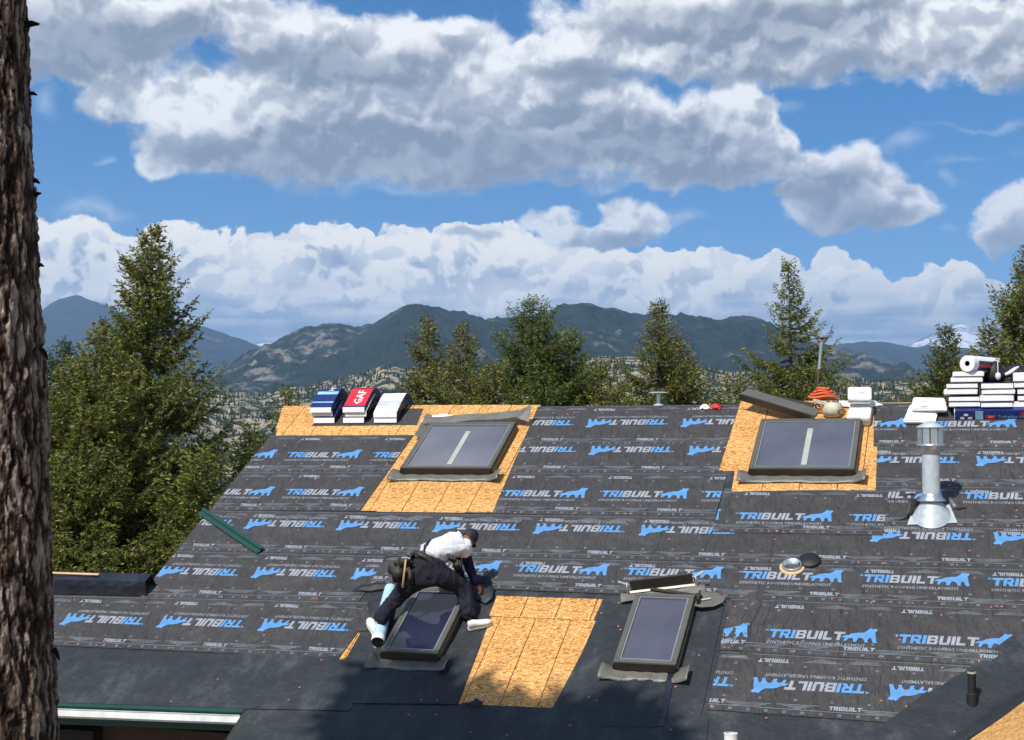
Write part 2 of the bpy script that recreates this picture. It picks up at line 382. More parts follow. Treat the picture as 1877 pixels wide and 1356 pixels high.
def m_osb():
    m = NT('oriented_strand_board')
    def strands(scale, stretch, rotz, off):
        mp = nd(m.t, 'ShaderNodeMapping'); mp.inputs['Rotation'].default_value = (0, 0, rotz); mp.inputs['Location'].default_value = off
        m.t.links.new(m.co(), mp.inputs['Vector'])
        w = VM(m.t, 'ADD', mp.outputs[0], VM(m.t, 'MULTIPLY_ADD', m.noise(5, 2, out=1), (.12, .12, 0), (-.06, -.06, 0)))
        return m.voro(scale, w, stretch, out='Color'), m.voro(scale, w, stretch)
    c1, d1 = strands(33, (1, 3.4, 1), .15, (0, 0, 0)); c2, d2 = strands(25, (1, 3.8, 1), -.5, (3, 1, 0)); c3, d3 = strands(28, (3.2, 1, 1), .3, (1, 5, 0))
    s1 = nd(m.t, 'ShaderNodeSeparateColor'); m.t.links.new(c1, s1.inputs[0]); s2 = nd(m.t, 'ShaderNodeSeparateColor'); m.t.links.new(c2, s2.inputs[0]); s3 = nd(m.t, 'ShaderNodeSeparateColor'); m.t.links.new(c3, s3.inputs[0])
    v = M(m.t, 'ADD', M(m.t, 'MULTIPLY', s1.outputs[0], .42), M(m.t, 'ADD', M(m.t, 'MULTIPLY', s2.outputs[1], .36), M(m.t, 'MULTIPLY', s3.outputs[0], .22)))
    v = M(m.t, 'ADD', v, M(m.t, 'MULTIPLY', M(m.t, 'SUBTRACT', m.noise(1.3, 4, .6), .5), .35))
    m.set(Base_Color=m.ramp(v, [(.12, (.19, .075, .018)), (.33, (.45, .205, .055)), (.55, (.66, .34, .105)), (.8, (.84, .52, .21))]), Roughness=.7, Specular_IOR_Level=.25)
    m.bump(v, .004, .5); return m.m
MAT = {}
MAT['underlay'] = m_underlay(); MAT['membrane'] = m_membrane(); MAT['osb'] = m_osb()
MAT['blue_ink'] = plain('light_blue_ink', (.095, .27, .54), .6, var=.22, scale=4)
MAT['white_ink'] = plain('grey_white_ink', (.29, .31, .345), .6, var=.25, scale=9)
MAT['grey_ink'] = plain('faded_grey_ink', (.17, .19, .215), .6, var=.3, scale=5)
MAT['pale_ink'] = plain('pale_grey_ink', (.25, .265, .29), .6, var=.25, scale=5)
MAT['osb_edge'] = plain('pale_board_edge', (.62, .42, .22), .7)
MAT['bronze'] = plain('grey_brown_painted_aluminium', (.115, .112, .095), .45, .15, .1, 5)
MAT['bronze_dark'] = plain('dark_brown_painted_aluminium', (.045, .036, .028), .45, .1, .15, 5)
MAT['flash'] = plain('weathered_grey_flashing', (.15, .147, .125), .5, .2, .22, 7, .004, 14)
MAT['flash_light'] = plain('bare_cream_metal_edge', (.5, .47, .38), .5, .1, .15, 7)
MAT['black'] = plain('black_rubber', (.012, .012, .014), .6, var=.2)
MAT['black_gloss'] = plain('black_plastic_sheet', (.020, .023, .033), .28, var=.4, scale=2.2, bump=.05, bscale=3)
MAT['white'] = plain('white_plastic', (.8, .8, .77), .45, var=.04)
MAT['wrap_white'] = plain('white_wrapper_end', (.80, .80, .80), .55, var=.06, scale=8, bump=.01, bscale=9)
MAT['shingle'] = plain('grey_shingle_edges', (.09, .085, .08), .9, var=.3, scale=30)
MAT['wrap_blue'] = plain('navy_wrapper', (.012, .025, .14), .35, var=.25, scale=6, bump=.008, bscale=9)
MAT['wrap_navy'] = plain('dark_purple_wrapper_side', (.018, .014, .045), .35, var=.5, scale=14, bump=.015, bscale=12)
MAT['wrap_sky'] = plain('pale_blue_wrapper_print', (.28, .55, .72), .4, var=.2)
MAT['wrap_red'] = plain('red_wrapper_print', (.66, .02, .035), .4, var=.1)
MAT['galv'] = plain('galvanised_steel', (.62, .64, .65), .32, .85, .12, 7, .003, 20)
MAT['galv_pale'] = plain('pale_galvanised_sheet', (.50, .56, .58), .5, .25, .18, 9)
MAT['green_metal'] = plain('dark_green_painted_metal', (.014, .062, .048), .4, .1, .15)
MAT['gutter_white'] = plain('weathered_white_gutter', (.80, .82, .78), .4, .0, .2, 4)
MAT['orange'] = plain('orange_hose', (.75, .13, .035), .5, var=.15)
MAT['cream'] = plain('cream_canvas', (.55, .52, .38), .7, var=.25, scale=12, bump=.01, bscale=20)
MAT['rust'] = plain('rusty_steel_shaft', (.16, .095, .055), .6, .4, .3, 8)
MAT['pale_roll'] = plain('pale_blue_plastic_wrap', (.42, .62, .68), .4, var=.1, scale=5, bump=.006, bscale=12)
MAT['nail_red'] = plain('red_orange_cap', (.62, .16, .11), .5, var=.3)
MAT['dark_shade_wood'] = plain('dark_shaded_siding', (.03, .018, .012), .8)  # siding darkened to carry the shade under the eave; also dark trim
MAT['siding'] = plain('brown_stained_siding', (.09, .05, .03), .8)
MAT['wood'] = plain('hickory_handle', (.5, .33, .17), .5)
def m_glass(name, col, rough=.08, spec=.9, coat=1.0):
    m = NT(name); n = m.noise(1.1, 4, .6); k = 1.0
    m.set(Base_Color=m.ramp(n, [(.35, tuple(c * .82 for c in col)), (.65, tuple(c * 1.15 for c in col))]), Roughness=rough, Specular_IOR_Level=spec, Coat_Weight=coat, Coat_Roughness=.03)
    m.bump(m.noise(1.6, 2), .01, .4); return m.m
MAT['glass_sky_tint'] = m_glass('sky_tinted_glass', (.12, .118, .142), .09)  # violet-grey of the reflected sky is mixed into the base colour
MAT['glass_mid'] = m_glass('violet_glass', (.062, .060, .092), .08, .7, .6)
MAT['glass_dark'] = m_glass('dark_blue_glass', (.022, .025, .050), .06, .4, .12)
MAT['tape'] = plain('pale_green_stripe', (.36, .39, .34), .6)
MAT['seal'] = plain('pale_inner_seal', (.2, .23, .24), .4)

# ------------------------------------------------------------------ air
# ------------------------------------------------------------------ terrain
def m_terrain(name, forest, meadow, rock, thr, scale, speck, speckscale):
    m = NT(name); co = m.co('Object')
    big = m.noise(scale, 6, .62, stretch=(1, .55, 1)); sp_ = m.voro(speckscale); patch = m.noise(scale * 7.5, 6, .7)
    g = M(m.t, 'ADD', M(m.t, 'MULTIPLY', big, .5), M(m.t, 'MULTIPLY', patch, .5))
    a = smooth(m.t, g, thr - .05, thr + .05)
    mead = m.ramp(m.noise(scale * 9, 4, .6), [(.35, rock), (.6, meadow)])
    trees = smooth(m.t, M(m.t, 'ADD', M(m.t, 'MULTIPLY', m.noise(speckscale, 3, .7), .9), M(m.t, 'MULTIPLY', M(m.t, 'SUBTRACT', patch, .5), 1.1)), speck - .05, speck + .05)
    open_c = mixc(m.t, trees, tuple(forest) + (1,), mead)
    dark = m.ramp(sp_, [(.1, tuple(c * .55 for c in forest)), (.6, forest)])
    m.set(Base_Color=mixc(m.t, a, dark, open_c), Roughness=.95, Specular_IOR_Level=.1)
    m.bump(sp_, 14, 1.0); return m.m
def interp_prof(prof):
    xs = [p[0] for p in prof]; ys = [p[1] for p in prof]
    az = np.array([atan2(ray(x, YH).x, ray(x, YH).y) for x in xs])
    return az, np.array([(YH - y) / F for y in ys])
def hill(name, prof, dist, depth_f, depth_b, mat, rough, seed, base=-60, n=(760, 130), gully=1.0, azr=(-34, 34), expo=1.0):
    pa, pe = interp_prof(prof)
    az = np.radians(np.linspace(azr[0], azr[1], n[0])); t = np.concatenate([np.linspace(0, 1, n[1]), np.linspace(1, 2, n[1] // 4 + 1)[1:]])
    AZ, T = np.meshgrid(az, t)
    crest = np.interp(az, pa, pe)
    crest = crest + (fbm(az * 60 + seed, az * 0 + seed, 6) * .0022)
    R = np.where(T <= 1, dist - depth_f * (1 - T), dist + depth_b * (T - 1))
    # the crest wanders in distance
    R = R + fbm(AZ * 6 + seed * 3, T * 0 + seed, 3) * depth_f * .35
    X = np.sin(AZ) * R; Y = np.cos(AZ) * R
    e = crest[None, :] * dist / np.cos(az)[None, :] * 1.0
    fall = np.where(T <= 1, T ** expo, np.clip(1 - (T - 1) ** 1.5 * .5, 0, 1))
    s = dist / 5000
    g = fbm(X / (420 * s) + seed, Y / (620 * s) - seed, 6, True) * .5
    prot = np.clip(1 - np.abs(T - 1) * 1.0, 0, 1)
    Z = base + (e - base) * fall + g * rough * (1 - prot ** 3 * .94) * np.sin(np.clip(T, 0, 1.6) * pi / 1.7) * gully
    V = np.stack([X, Y, Z], -1).reshape(-1, 3); nr, nc = T.shape
    i = (np.arange(nr - 1)[:, None] * nc + np.arange(nc - 1)[None, :]).ravel()
    Fc = np.stack([i, i + 1, i + nc + 1, i + nc], -1)
    me = fast_mesh(name, V, Fc, 4); me.polygons.foreach_set('use_smooth', np.ones(len(Fc), dtype=bool))
    o = mesh_obj(name, me, mat); tag(o, kind='structure')
    return X, Y, Z
mt_near = m_terrain('grassy_slope', (.022, .034, .018), (.36, .30, .19), (.27, .225, .17), .30, .004, .44, .03)
mt_mid = m_terrain('forested_mountain', (.016, .028, .022), (.21, .19, .15), (.165, .15, .13), .572, .0011, .44, .022)
mt_far = m_terrain('distant_forested_mountain', (.018, .028, .024), (.15, .14, .11), (.13, .11, .10), .60, .0006, .5, .01)
def m_snow():
    m = NT('snowy_rock'); n = m.noise(.0016, 7, .7, stretch=(1, 1, 2.5))
    m.set(Base_Color=m.ramp(n, [(.42, (.10, .12, .15)), (.52, (.82, .84, .88))]), Roughness=.8); return m.m
# the layered hills, far to near
hill('hills', [(-400, 700), (300, 700), (420, 660), (468, 634), (492, 627), (520, 640), (640, 690), (1400, 690), (1640, 668), (1700, 640), (1730, 634), (1762, 624), (1800, 632), (1825, 640), (1850, 660), (2000, 690), (2300, 690)], 19000, 4500, 2500, m_snow(), 500, 11.3, n=(300, 46))
hill('hills', [(-500, 640), (-200, 600), (0, 610), (60, 585), (105, 552), (135, 545), (165, 556), (215, 578), (300, 600), (380, 618), (440, 632), (480, 650), (560, 700), (700, 720), (1300, 700), (1500, 655), (1570, 640), (1610, 639), (1650, 647), (1700, 648), (1760, 655), (1877, 662), (2100, 640), (2400, 660)], 12500, 4200, 2500, mt_far, 300, 5.1, n=(420, 60))
hill('hills', [(-500, 720), (0, 700), (150, 690), (300, 716), (395, 704), (440, 668), (490, 635), (530, 612), (560, 598), (592, 590), (620, 600), (660, 608), (700, 592), (735, 580), (765, 574), (800, 582), (860, 590), (905, 588), (930, 581), (960, 580), (1000, 568), (1030, 560), (1060, 565), (1100, 578), (1150, 583), (1180, 590), (1195, 584), (1240, 592), (1340, 590), (1400, 600), (1450, 618), (1500, 640), (1560, 656), (1620, 676), (1690, 700), (1800, 716), (1877, 722), (2300, 730)], 5600, 2600, 1500, mt_mid, 260, 2.7, n=(820, 130), expo=.85)
NX, NY, NZ = hill('hills', [(-500, 690), (0, 700), (200, 710), (380, 716), (430, 708), (480, 712), (560, 694), (640, 676), (700, 656), (745, 664), (790, 676), (850, 668), (930, 676), (1050, 660), (1130, 664), (1230, 672), (1300, 680), (1400, 694), (1500, 702), (1600, 712), (1680, 716), (1780, 700), (1877, 708), (2300, 700)], 2300, 1500, 500, mt_near, 34, 8.4, base=-70, n=(580, 110), expo=1.0)

# one ground sheet to the horizon, dropping away behind the house
def ground():
    rr = np.concatenate([[0], np.geomspace(2, 26000, 120)]); th = np.linspace(0, 2 * pi, 181)[:-1]
    V = [(0, 0, -6.2)]; 
    Rr, Th = np.meshgrid(rr[1:], th, indexing='ij'); X = Rr * np.sin(Th); Y = Rr * np.cos(Th)
    fr = np.clip((Y - 24) / 300, 0, 1)
    Z = -6.2 - 62 * fr ** .8 + fbm(X / 14, Y / 14, 5) * .5 * np.clip(Rr / 30, 0, 1) + fbm(X / 300, Y / 300, 4) * 6 * np.clip(Rr / 400 - .2, 0, 1) - np.clip(Rr / 3000 - .7, 0, 1) * 60
    V = np.concatenate([[(0, 0, -6.2)], np.stack([X, Y, Z], -1).reshape(-1, 3)]); m_ = len(th); f = []
    for i in range(m_): f.append((0, 1 + i, 1 + (i + 1) % m_))
    for k in range(len(rr) - 2):
        b = 1 + k * m_
        for i in range(m_): f.append((b + i, b + m_ + i, b + m_ + (i + 1) % m_, b + (i + 1) % m_))
    m = NT('dry_forest_floor'); n = m.noise(.35, 8, .65); n2 = m.noise(3, 6, .7)
    m.set(Base_Color=m.ramp(M(m.t, 'ADD', M(m.t, 'MULTIPLY', n, .5), M(m.t, 'MULTIPLY', n2, .5)), [(.35, (.035, .04, .018)), (.5, (.13, .10, .055)), (.68, (.24, .20, .12))]), Roughness=.95)
    m.bump(n2, .1, .8)
    o = mk('ground', V, f, m.m, smooth_=True); tag(o, kind='structure')
ground()

# far woods: thousands of small conifers standing on the near slope, one mass
def far_forest():
    r2 = np.random.default_rng(21)
    nr, nc = NX.shape; n = 22000
    a = r2.integers(12, int(nr * .80) - 1, n); b = r2.integers(int(nc * .16), int(nc * .86), n)
    x, y, z = NX[a, b], NY[a, b], NZ[a, b]
    dens = fbm(x / 160, y / 160, 4); keep = dens + r2.uniform(-.35, .35, n) > .0
    x, y, z = x[keep], y[keep], z[keep]; n = len(x)
    x = x + r2.uniform(-4, 4, n); y = y + r2.uniform(-6, 6, n)
    h = r2.uniform(4.5, 9.5, n); w = h * r2.uniform(.15, .24, n)
    k = 4; ang = np.arange(k) * 2 * pi / k
    vs = []; 
    lv = [(-.04, .35), (.12, 1.0), (.55, .62), (1.0, .0)]
    rings = []
    for hz, rw in lv[:-1]:
        jit = r2.uniform(.7, 1.25, (n, k))
        rings.append(np.stack([x[:, None] + np.cos(ang) * (w * rw)[:, None] * jit, y[:, None] + np.sin(ang) * (w * rw)[:, None] * jit, np.repeat((z + h * hz)[:, None], k, 1)], -1))
    apex = np.stack([x, y, z + h], -1)[:, None, :]
    V = np.concatenate(rings + [apex], 1); per = V.shape[1]
    f = []
    for l in range(2):
        for i in range(k):
            f.append((l * k + i, l * k + (i + 1) % k, (l + 1) * k + (i + 1) % k)); f.append((l * k + i, (l + 1) * k + (i + 1) % k, (l + 1) * k + i))
    for i in range(k): f.append((2 * k + i, 2 * k + (i + 1) % k, 3 * k))
    f = np.array(f); Fc = (f[None] + (np.arange(n) * per)[:, None, None]).reshape(-1, 3)
    me = fast_mesh('distant_forest', V.reshape(-1, 3), Fc, 3)
    m = NT('distant_conifer_green'); gi = nd(m.t, 'ShaderNodeNewGeometry')
    m.set(Base_Color=m.ramp(gi.outputs['Random Per Island'], [(0, (.016, .028, .014)), (.6, (.03, .045, .02)), (1, (.055, .065, .03))]), Roughness=.95, Specular_IOR_Level=.1)
    o = mesh_obj('distant_forest', me, m.m); tag(o, kind='stuff', label='dark scattered conifers covering the tan slope beyond the ridge', cat='forest')
far_forest()
def haze():
    b = MB().box((0, 9000, 1250), (34000, 26500, 2900)); m = bpy.data.materials.new('thin_blue_air'); m.use_nodes = True; t = m.node_tree; t.nodes.clear()
    o_ = nd(t, 'ShaderNodeOutputMaterial'); v = nd(t, 'ShaderNodeVolumePrincipled'); v.inputs['Color'].default_value = (.42, .66, 1.0, 1); v.inputs['Density'].default_value = 5.6e-5; v.inputs['Anisotropy'].default_value = .2
    t.links.new(v.outputs[0], o_.inputs['Volume'])
    o = b.build('haze', m); tag(o, kind='stuff'); o.display_type = 'WIRE'
haze()
scene.cycles.volume_bounces = 1; scene.cycles.max_bounces = 6; scene.cycles.diffuse_bounces = 3; scene.cycles.glossy_bounces = 3; scene.cycles.transmission_bounces = 4
# ------------------------------------------------------------------ roof frame
_up = ray(1790, -790).normalized()
R_AZ = atan2(_up.x, _up.y); R_TH = asin(_up.z)
UU = Vector((cos(R_AZ), -sin(R_AZ), 0)); VV = _up.copy(); NN = UU.cross(VV)
RO = ray(1500, 1160) * (F / 163.0)
ROOF = Matrix((( UU.x, VV.x, NN.x, RO.x), (UU.y, VV.y, NN.y, RO.y), (UU.z, VV.z, NN.z, RO.z), (0, 0, 0, 1)))
ROOFI = ROOF.inverted()
def on(x, y, h=0.0):
    """roof coordinates (along the ridge, up the slope) of the point seen at photo pixel x, y that lies h above the roof"""
    r = ray(x, y); p = r * ((RO + NN * h).dot(NN) / r.dot(NN)) - RO
    return p.dot(UU), p.dot(VV)
def W3(u, v, h=0.0): return RO + UU * u + VV * v + NN * h
def at_depth(x, y, Y): r = ray(x, y); return r * (Y / r.y)
def rmat(u, v, h=0.0, rot=0.0): return ROOF @ Matrix.Translation((u, v, h)) @ Matrix.Rotation(rot, 4, 'Z')
V_RIDGE = 5.22
U_L, U_R = -8.93, 4.6

# convex clipping in roof coordinates
def _cl(poly, a, b, keep):
    out = []; n = len(poly)
    def s(p): return ((b[0] - a[0]) * (p[1] - a[1]) - (b[1] - a[1]) * (p[0] - a[0])) * keep
    for i in range(n):
        p, q = poly[i], poly[(i + 1) % n]; sp_, sq = s(p), s(q)
        if sp_ >= 0: out.append(p)
        if (sp_ > 1e-9 and sq < -1e-9) or (sp_ < -1e-9 and sq > 1e-9):
            t = sp_ / (sp_ - sq); out.append((p[0] + (q[0] - p[0]) * t, p[1] + (q[1] - p[1]) * t))
    return out if len(out) > 2 and parea(out) ** 2 > 1e-12 else []
def parea(p): return sum(p[i][0] * p[(i + 1) % len(p)][1] - p[(i + 1) % len(p)][0] * p[i][1] for i in range(len(p))) / 2
def ccw(p): return list(p) if parea(p) > 0 else list(p)[::-1]
def inside(polys, c):
    c = ccw(c)
    for i in range(len(c)):
        polys = [q for q in (_cl(p, c[i], c[(i + 1) % len(c)], 1) for p in polys) if q]
    return polys
def outside(polys, c):
    c = ccw(c); out = []; bx = (min(p[0] for p in c), max(p[0] for p in c), min(p[1] for p in c), max(p[1] for p in c))
    for p in polys:
        if max(a[0] for a in p) < bx[0] or min(a[0] for a in p) > bx[1] or max(a[1] for a in p) < bx[2] or min(a[1] for a in p) > bx[3]:
            out.append(p); continue
        rest = [p]
        for i in range(len(c)):
            nxt = []
            for q in rest:
                o = _cl(q, c[i], c[(i + 1) % len(c)], -1); k = _cl(q, c[i], c[(i + 1) % len(c)], 1)
                if o: out.append(o)
                if k: nxt.append(k)
            rest = nxt
    return out
def wob(u, v):
    """waviness of the laid sheets, in metres"""
    fold = 0.0
    if -1.2 < u < -.3 and -.5 < v < .6:
        for (c0, w_, am) in ((-.93, .030, .016), (-.80, .045, .020), (-.66, .03, .010)):
            fold += am * math.exp(-((u - c0 - .16 * v) / w_) ** 2) * (.4 + .6 * sin((v + .5) * 2.9))
    return fold + .0012 * sin(u * 2.3 + 1.7 * sin(v * 1.9)) * sin(v * 3.1 + u * .7) + .0005 * sin(u * 7.1 + v * 3.3)
def sheet_mesh(polys, h, cell=None, warp=True):
    vs = []; fs = []
    for p in polys:
        o = len(vs); vs += [(a, b, h + (wob(a, b) if warp else 0)) for a, b in p]; fs.append(tuple(range(o, o + len(p))))
    return vs, fs
def pq(*pts): return [on(*p) for p in pts]

# openings where the boards show
PATCH = [pq((522, 744), (800, 742), (767, 797), (505, 798)), pq((798, 742), (988, 742), (903, 940), (660, 937)),
         pq((1358, 735), (1603, 734), (1600, 863), (1317, 863)), pq((1347, 863), (1600, 863), (1593, 898), (1340, 903)), pq((1597, 818), (1608, 818), (1605, 900), (1590, 900)),
         pq((915, 1092), (1105, 1098), (1062, 1196), (1008, 1297), (840, 1290)), pq((657, 1158), (660, 1161), (632, 1210), (620, 1209))]
# valley on the right: membrane over it, board slope beyond
VA = on(1877, 1262)
_n2 = (-UU * sin(R_TH) + Vector((0, 0, 1)) * cos(R_TH)); _dv = NN.cross(_n2).normalized(); _dv = _dv if _dv.y > 0 else -_dv
vd = Vector((_dv.dot(UU), _dv.dot(VV))).normalized()     # the true line where the two slopes meet
def vpt(t, off): return (VA[0] + vd.x * t - vd.y * off, VA[1] + vd.y * t + vd.x * off)     # off > 0: to the left of the valley line
VAL_HALF = [vpt(-6, 0), vpt(8, 0), vpt(8, -6), vpt(-6, -6)]
VAL_MEM = [vpt(-6, .50), vpt(8, .50), vpt(8, -6), vpt(-6, -6)]

GROUND_Z = -6.2
H0 = W3(-3, 0); HOUSE_LOC = Vector((H0.x, H0.y, GROUND_Z))
house = empty('house', Matrix.Translation(HOUSE_LOC), 'long house with a steep roof being re-covered in dark printed underlayment', 'house')
HR = Matrix.Translation(-HOUSE_LOC) @ ROOF
HW = Matrix.Translation(-HOUSE_LOC)

def roof_part(name, polys, h, mat, warp=True, parent=None, skirt=0.0):
    vs, fs = sheet_mesh(polys, h, warp=warp)
    o = mk(name, vs, fs, mat, parent or house, None if parent else HR)
    if skirt:
        bm = bmesh.new(); bm.from_mesh(o.data); bmesh.ops.remove_doubles(bm, verts=bm.verts, dist=.0008)
        ed = [e for e in bm.edges if len(e.link_faces) == 1]
        r = bmesh.ops.extrude_edge_only(bm, edges=ed)
        for v in [g for g in r['geom'] if isinstance(g, bmesh.types.BMVert)]: v.co.z -= skirt
        bm.to_mesh(o.data); bm.free()
    return o
def grid(poly, cu=.24, cv=.18):
    us = [p[0] for p in poly]; vs = [p[1] for p in poly]
    out = []
    u0 = math.floor(min(us) / cu) * cu; v0 = math.floor(min(vs) / cv) * cv
    for i in range(int((max(us) - u0) / cu) + 1):
        for j in range(int((max(vs) - v0) / cv) + 1):
            a, b = u0 + i * cu, v0 + j * cv
            out.append([(a, b), (a + cu, b), (a + cu, b + cv), (a, b + cv)])
    return inside(out, poly)

# eave corner at lower left (the wide upper part of the roof ends there, the lower part goes on)
EL = on(60, 1290); ER = on(455, 1298)
LOW_E = -3.3
ROOF_MAIN = [(U_L, .2), (U_R, .2), (U_R, V_RIDGE), (U_L, V_RIDGE)]
WING_L = -11.4
ROOF_LEFT = [(WING_L, -2.02), (ER[0], ER[1]), (ER[0], .2), (WING_L, .2)]
ROOF_LOW = [(ER[0], LOW_E), (U_R, LOW_E), (U_R, .2), (ER[0], .2)]
def roofslab(polys, t, name, mat):
    b = MB()
    for p in polys: b.prism(ccw(p), -t, -.03)
    return b.build(name, mat, house, HR)
roofslab([outside([ROOF_MAIN], VAL_HALF)[0]] if len(outside([ROOF_MAIN], VAL_HALF)) == 1 else [ccw(p) for p in outside([ROOF_MAIN], VAL_HALF)], .16, 'roof_deck', MAT['osb_edge'])
roofslab([ROOF_LEFT], .12, 'roof_deck', MAT['osb_edge'])
roofslab([ccw(p) for p in outside([ROOF_LOW], VAL_HALF)], .14, 'roof_deck', MAT['osb_edge'])
# back slope, walls
rid = W3(0, V_RIDGE, -.02)
def hw(p): return Vector(p)
def wall_box(name, u0, u1, y0, y1, z0, z1, mat):
    """box aligned with the house, y measured horizontally up-slope from the roof origin"""
    HV = Vector((sin(R_AZ), cos(R_AZ), 0)); b = MB(); vs = []
    for z in (z0, z1):
        for (a, y) in ((u0, y0), (u1, y0), (u1, y1), (u0, y1)):
            p = RO + UU * a + HV * y; vs.append((p.x, p.y, z))
    b.add(vs, [(3, 2, 1, 0), (4, 5, 6, 7), (0, 1, 5, 4), (1, 2, 6, 5), (2, 3, 7, 6), (3, 0, 4, 7)])
    return b.build(name, mat, house, HW)
HV = Vector((sin(R_AZ), cos(R_AZ), 0)); ct, st = cos(R_TH), sin(R_TH)
zr = RO.z + V_RIDGE * st; yr = V_RIDGE * ct
zE = RO.z - 2.0 * st
wall_box('wall', -8.6, U_R, -1.15, 9.6, GROUND_Z - .6, RO.z - 1.9 * st - .35, MAT['siding'])
wall_box('wall', -11.0, -8.59, -1.35, .2, GROUND_Z - .6, RO.z - 1.9 * st - .4, MAT['dark_shade_wood'])
# back slope slab and gable end
bk = MB(); pts = []
for (u, y, z) in ((U_L, yr, zr), (U_R, yr, zr), (U_R, yr + 5.4, zr - 5.4 * st / ct), (U_L, yr + 5.4, zr - 5.4 * st / ct)):
    p = RO + UU * u + HV * y; pts.append(Vector((p.x, p.y, z - .03)))
bk.add(pts + [p - Vector((0, 0, .18)) for p in pts], [(0, 1, 2, 3), (7, 6, 5, 4), (0, 3, 7, 4), (1, 0, 4, 5), (2, 1, 5, 6), (3, 2, 6, 7)])
bk.build('back_slope', MAT['underlay'], house, HW)
gb = MB(); g3 = []
for (y, z) in ((-1.15, RO.z - 1.9 * st - .35), (9.6, RO.z - 1.9 * st - .35), (yr, zr - .25)):
    p = RO + UU * -8.6 + HV * y; g3.append(Vector((p.x, p.y, z)))
gb.add(g3 + [p + UU * .12 for p in g3], [(0, 1, 2), (5, 4, 3), (0, 3, 4, 1), (1, 4, 5, 2), (2, 5, 3, 0)])
gb.build('gable', MAT['siding'], house, HW)

# boards: strand board panels showing in the openings
def boards(patch, phase, w=.486, joints=(), gap=.011):
    us = [p[0] for p in patch]; k0 = int((min(us) - phase) // w) - 1; k1 = int((max(us) - phase) // w) + 1
    vs_ = [p[1] for p in patch]; rows = [min(vs_) - 1] + list(joints) + [max(vs_) + 1]
    for j in range(len(rows) - 1):
        sh = .0 if j % 2 == 0 else -.21
        for k in range(k0, k1 + 1):
            a = phase + sh + k * w; q = inside([[(a + gap / 2, rows[j] + gap / 2), (a + w - gap / 2, rows[j] + gap / 2), (a + w - gap / 2, rows[j + 1] - gap / 2), (a + gap / 2, rows[j + 1] - gap / 2)]], patch)
            for c_ in q:
                if abs(parea(c_)) < .0015: continue
                cu = sum(p[0] for p in c_) / len(c_); cv = sum(p[1] for p in c_) / len(c_)
                b = MB().prism([(p[0] - cu, p[1] - cv) for p in ccw(c_)], -.018, 0); hh = random.uniform(-.0015, .0015)
                b.build('board', MAT['osb'], house, HR @ Matrix.Translation((cu, cv, hh)))
grow = lambda p, d: [(a + (d if a > sum(q[0] for q in p) / len(p) else -d), b) for a, b in p]
boards(grow(PATCH[0], .03), -8.75, joints=()); boards(grow(PATCH[1], .03), -6.42, joints=(3.1,)); boards(grow(PATCH[2], .0), -2.16); boards(grow(PATCH[3], .0), -1.98); boards(PATCH[4], 0)
boards(grow(PATCH[5], .03), -3.79, w=.44, joints=(.06,)); boards(PATCH[6], -6)

# membrane (smooth, blue-black)
base = []
for poly in (ROOF_MAIN, ROOF_LEFT, ROOF_LOW): base += grid(poly, .5, .4)
for p in PATCH + [VAL_MEM]: base = outside(base, p)
roof_part('membrane', base, .0, MAT['membrane'], warp=False)
# membrane courses visible lower down: lapped strips
def strip(poly, h, mat, name='membrane', cu=.3, cv=.2, skirt=.006, parent=None, cuts=PATCH + [VAL_MEM]):
    g_ = grid(ccw(poly), cu, cv)
    for p in cuts: g_ = outside(g_, p)
    return roof_part(name, g_, h, mat, True, parent, skirt)
strip(pq((60, 1190), (455, 1200), (690, 1206), (640, 1306), (455, 1300), (60, 1292)), .012, MAT['membrane'])
strip(pq((670, 1180), (886, 1180), (838, 1292), (640, 1290)), .016, MAT['membrane'])
strip(pq((1005, 1312), (1150, 1090), (1330, 1095), (1282, 1330)), .012, MAT['membrane'])
strip(pq((1092, 1332), (1150, 1226), (1240, 1232), (1204, 1336)), .020, MAT['membrane'])
strip(pq((460, 1304), (1300, 1316), (1290, 1400), (405, 1400)), .016, MAT['membrane'])
strip(pq((1204, 1334), (1226, 1232), (1238, 1232), (1218, 1334)), .027, MAT['black_gloss'])
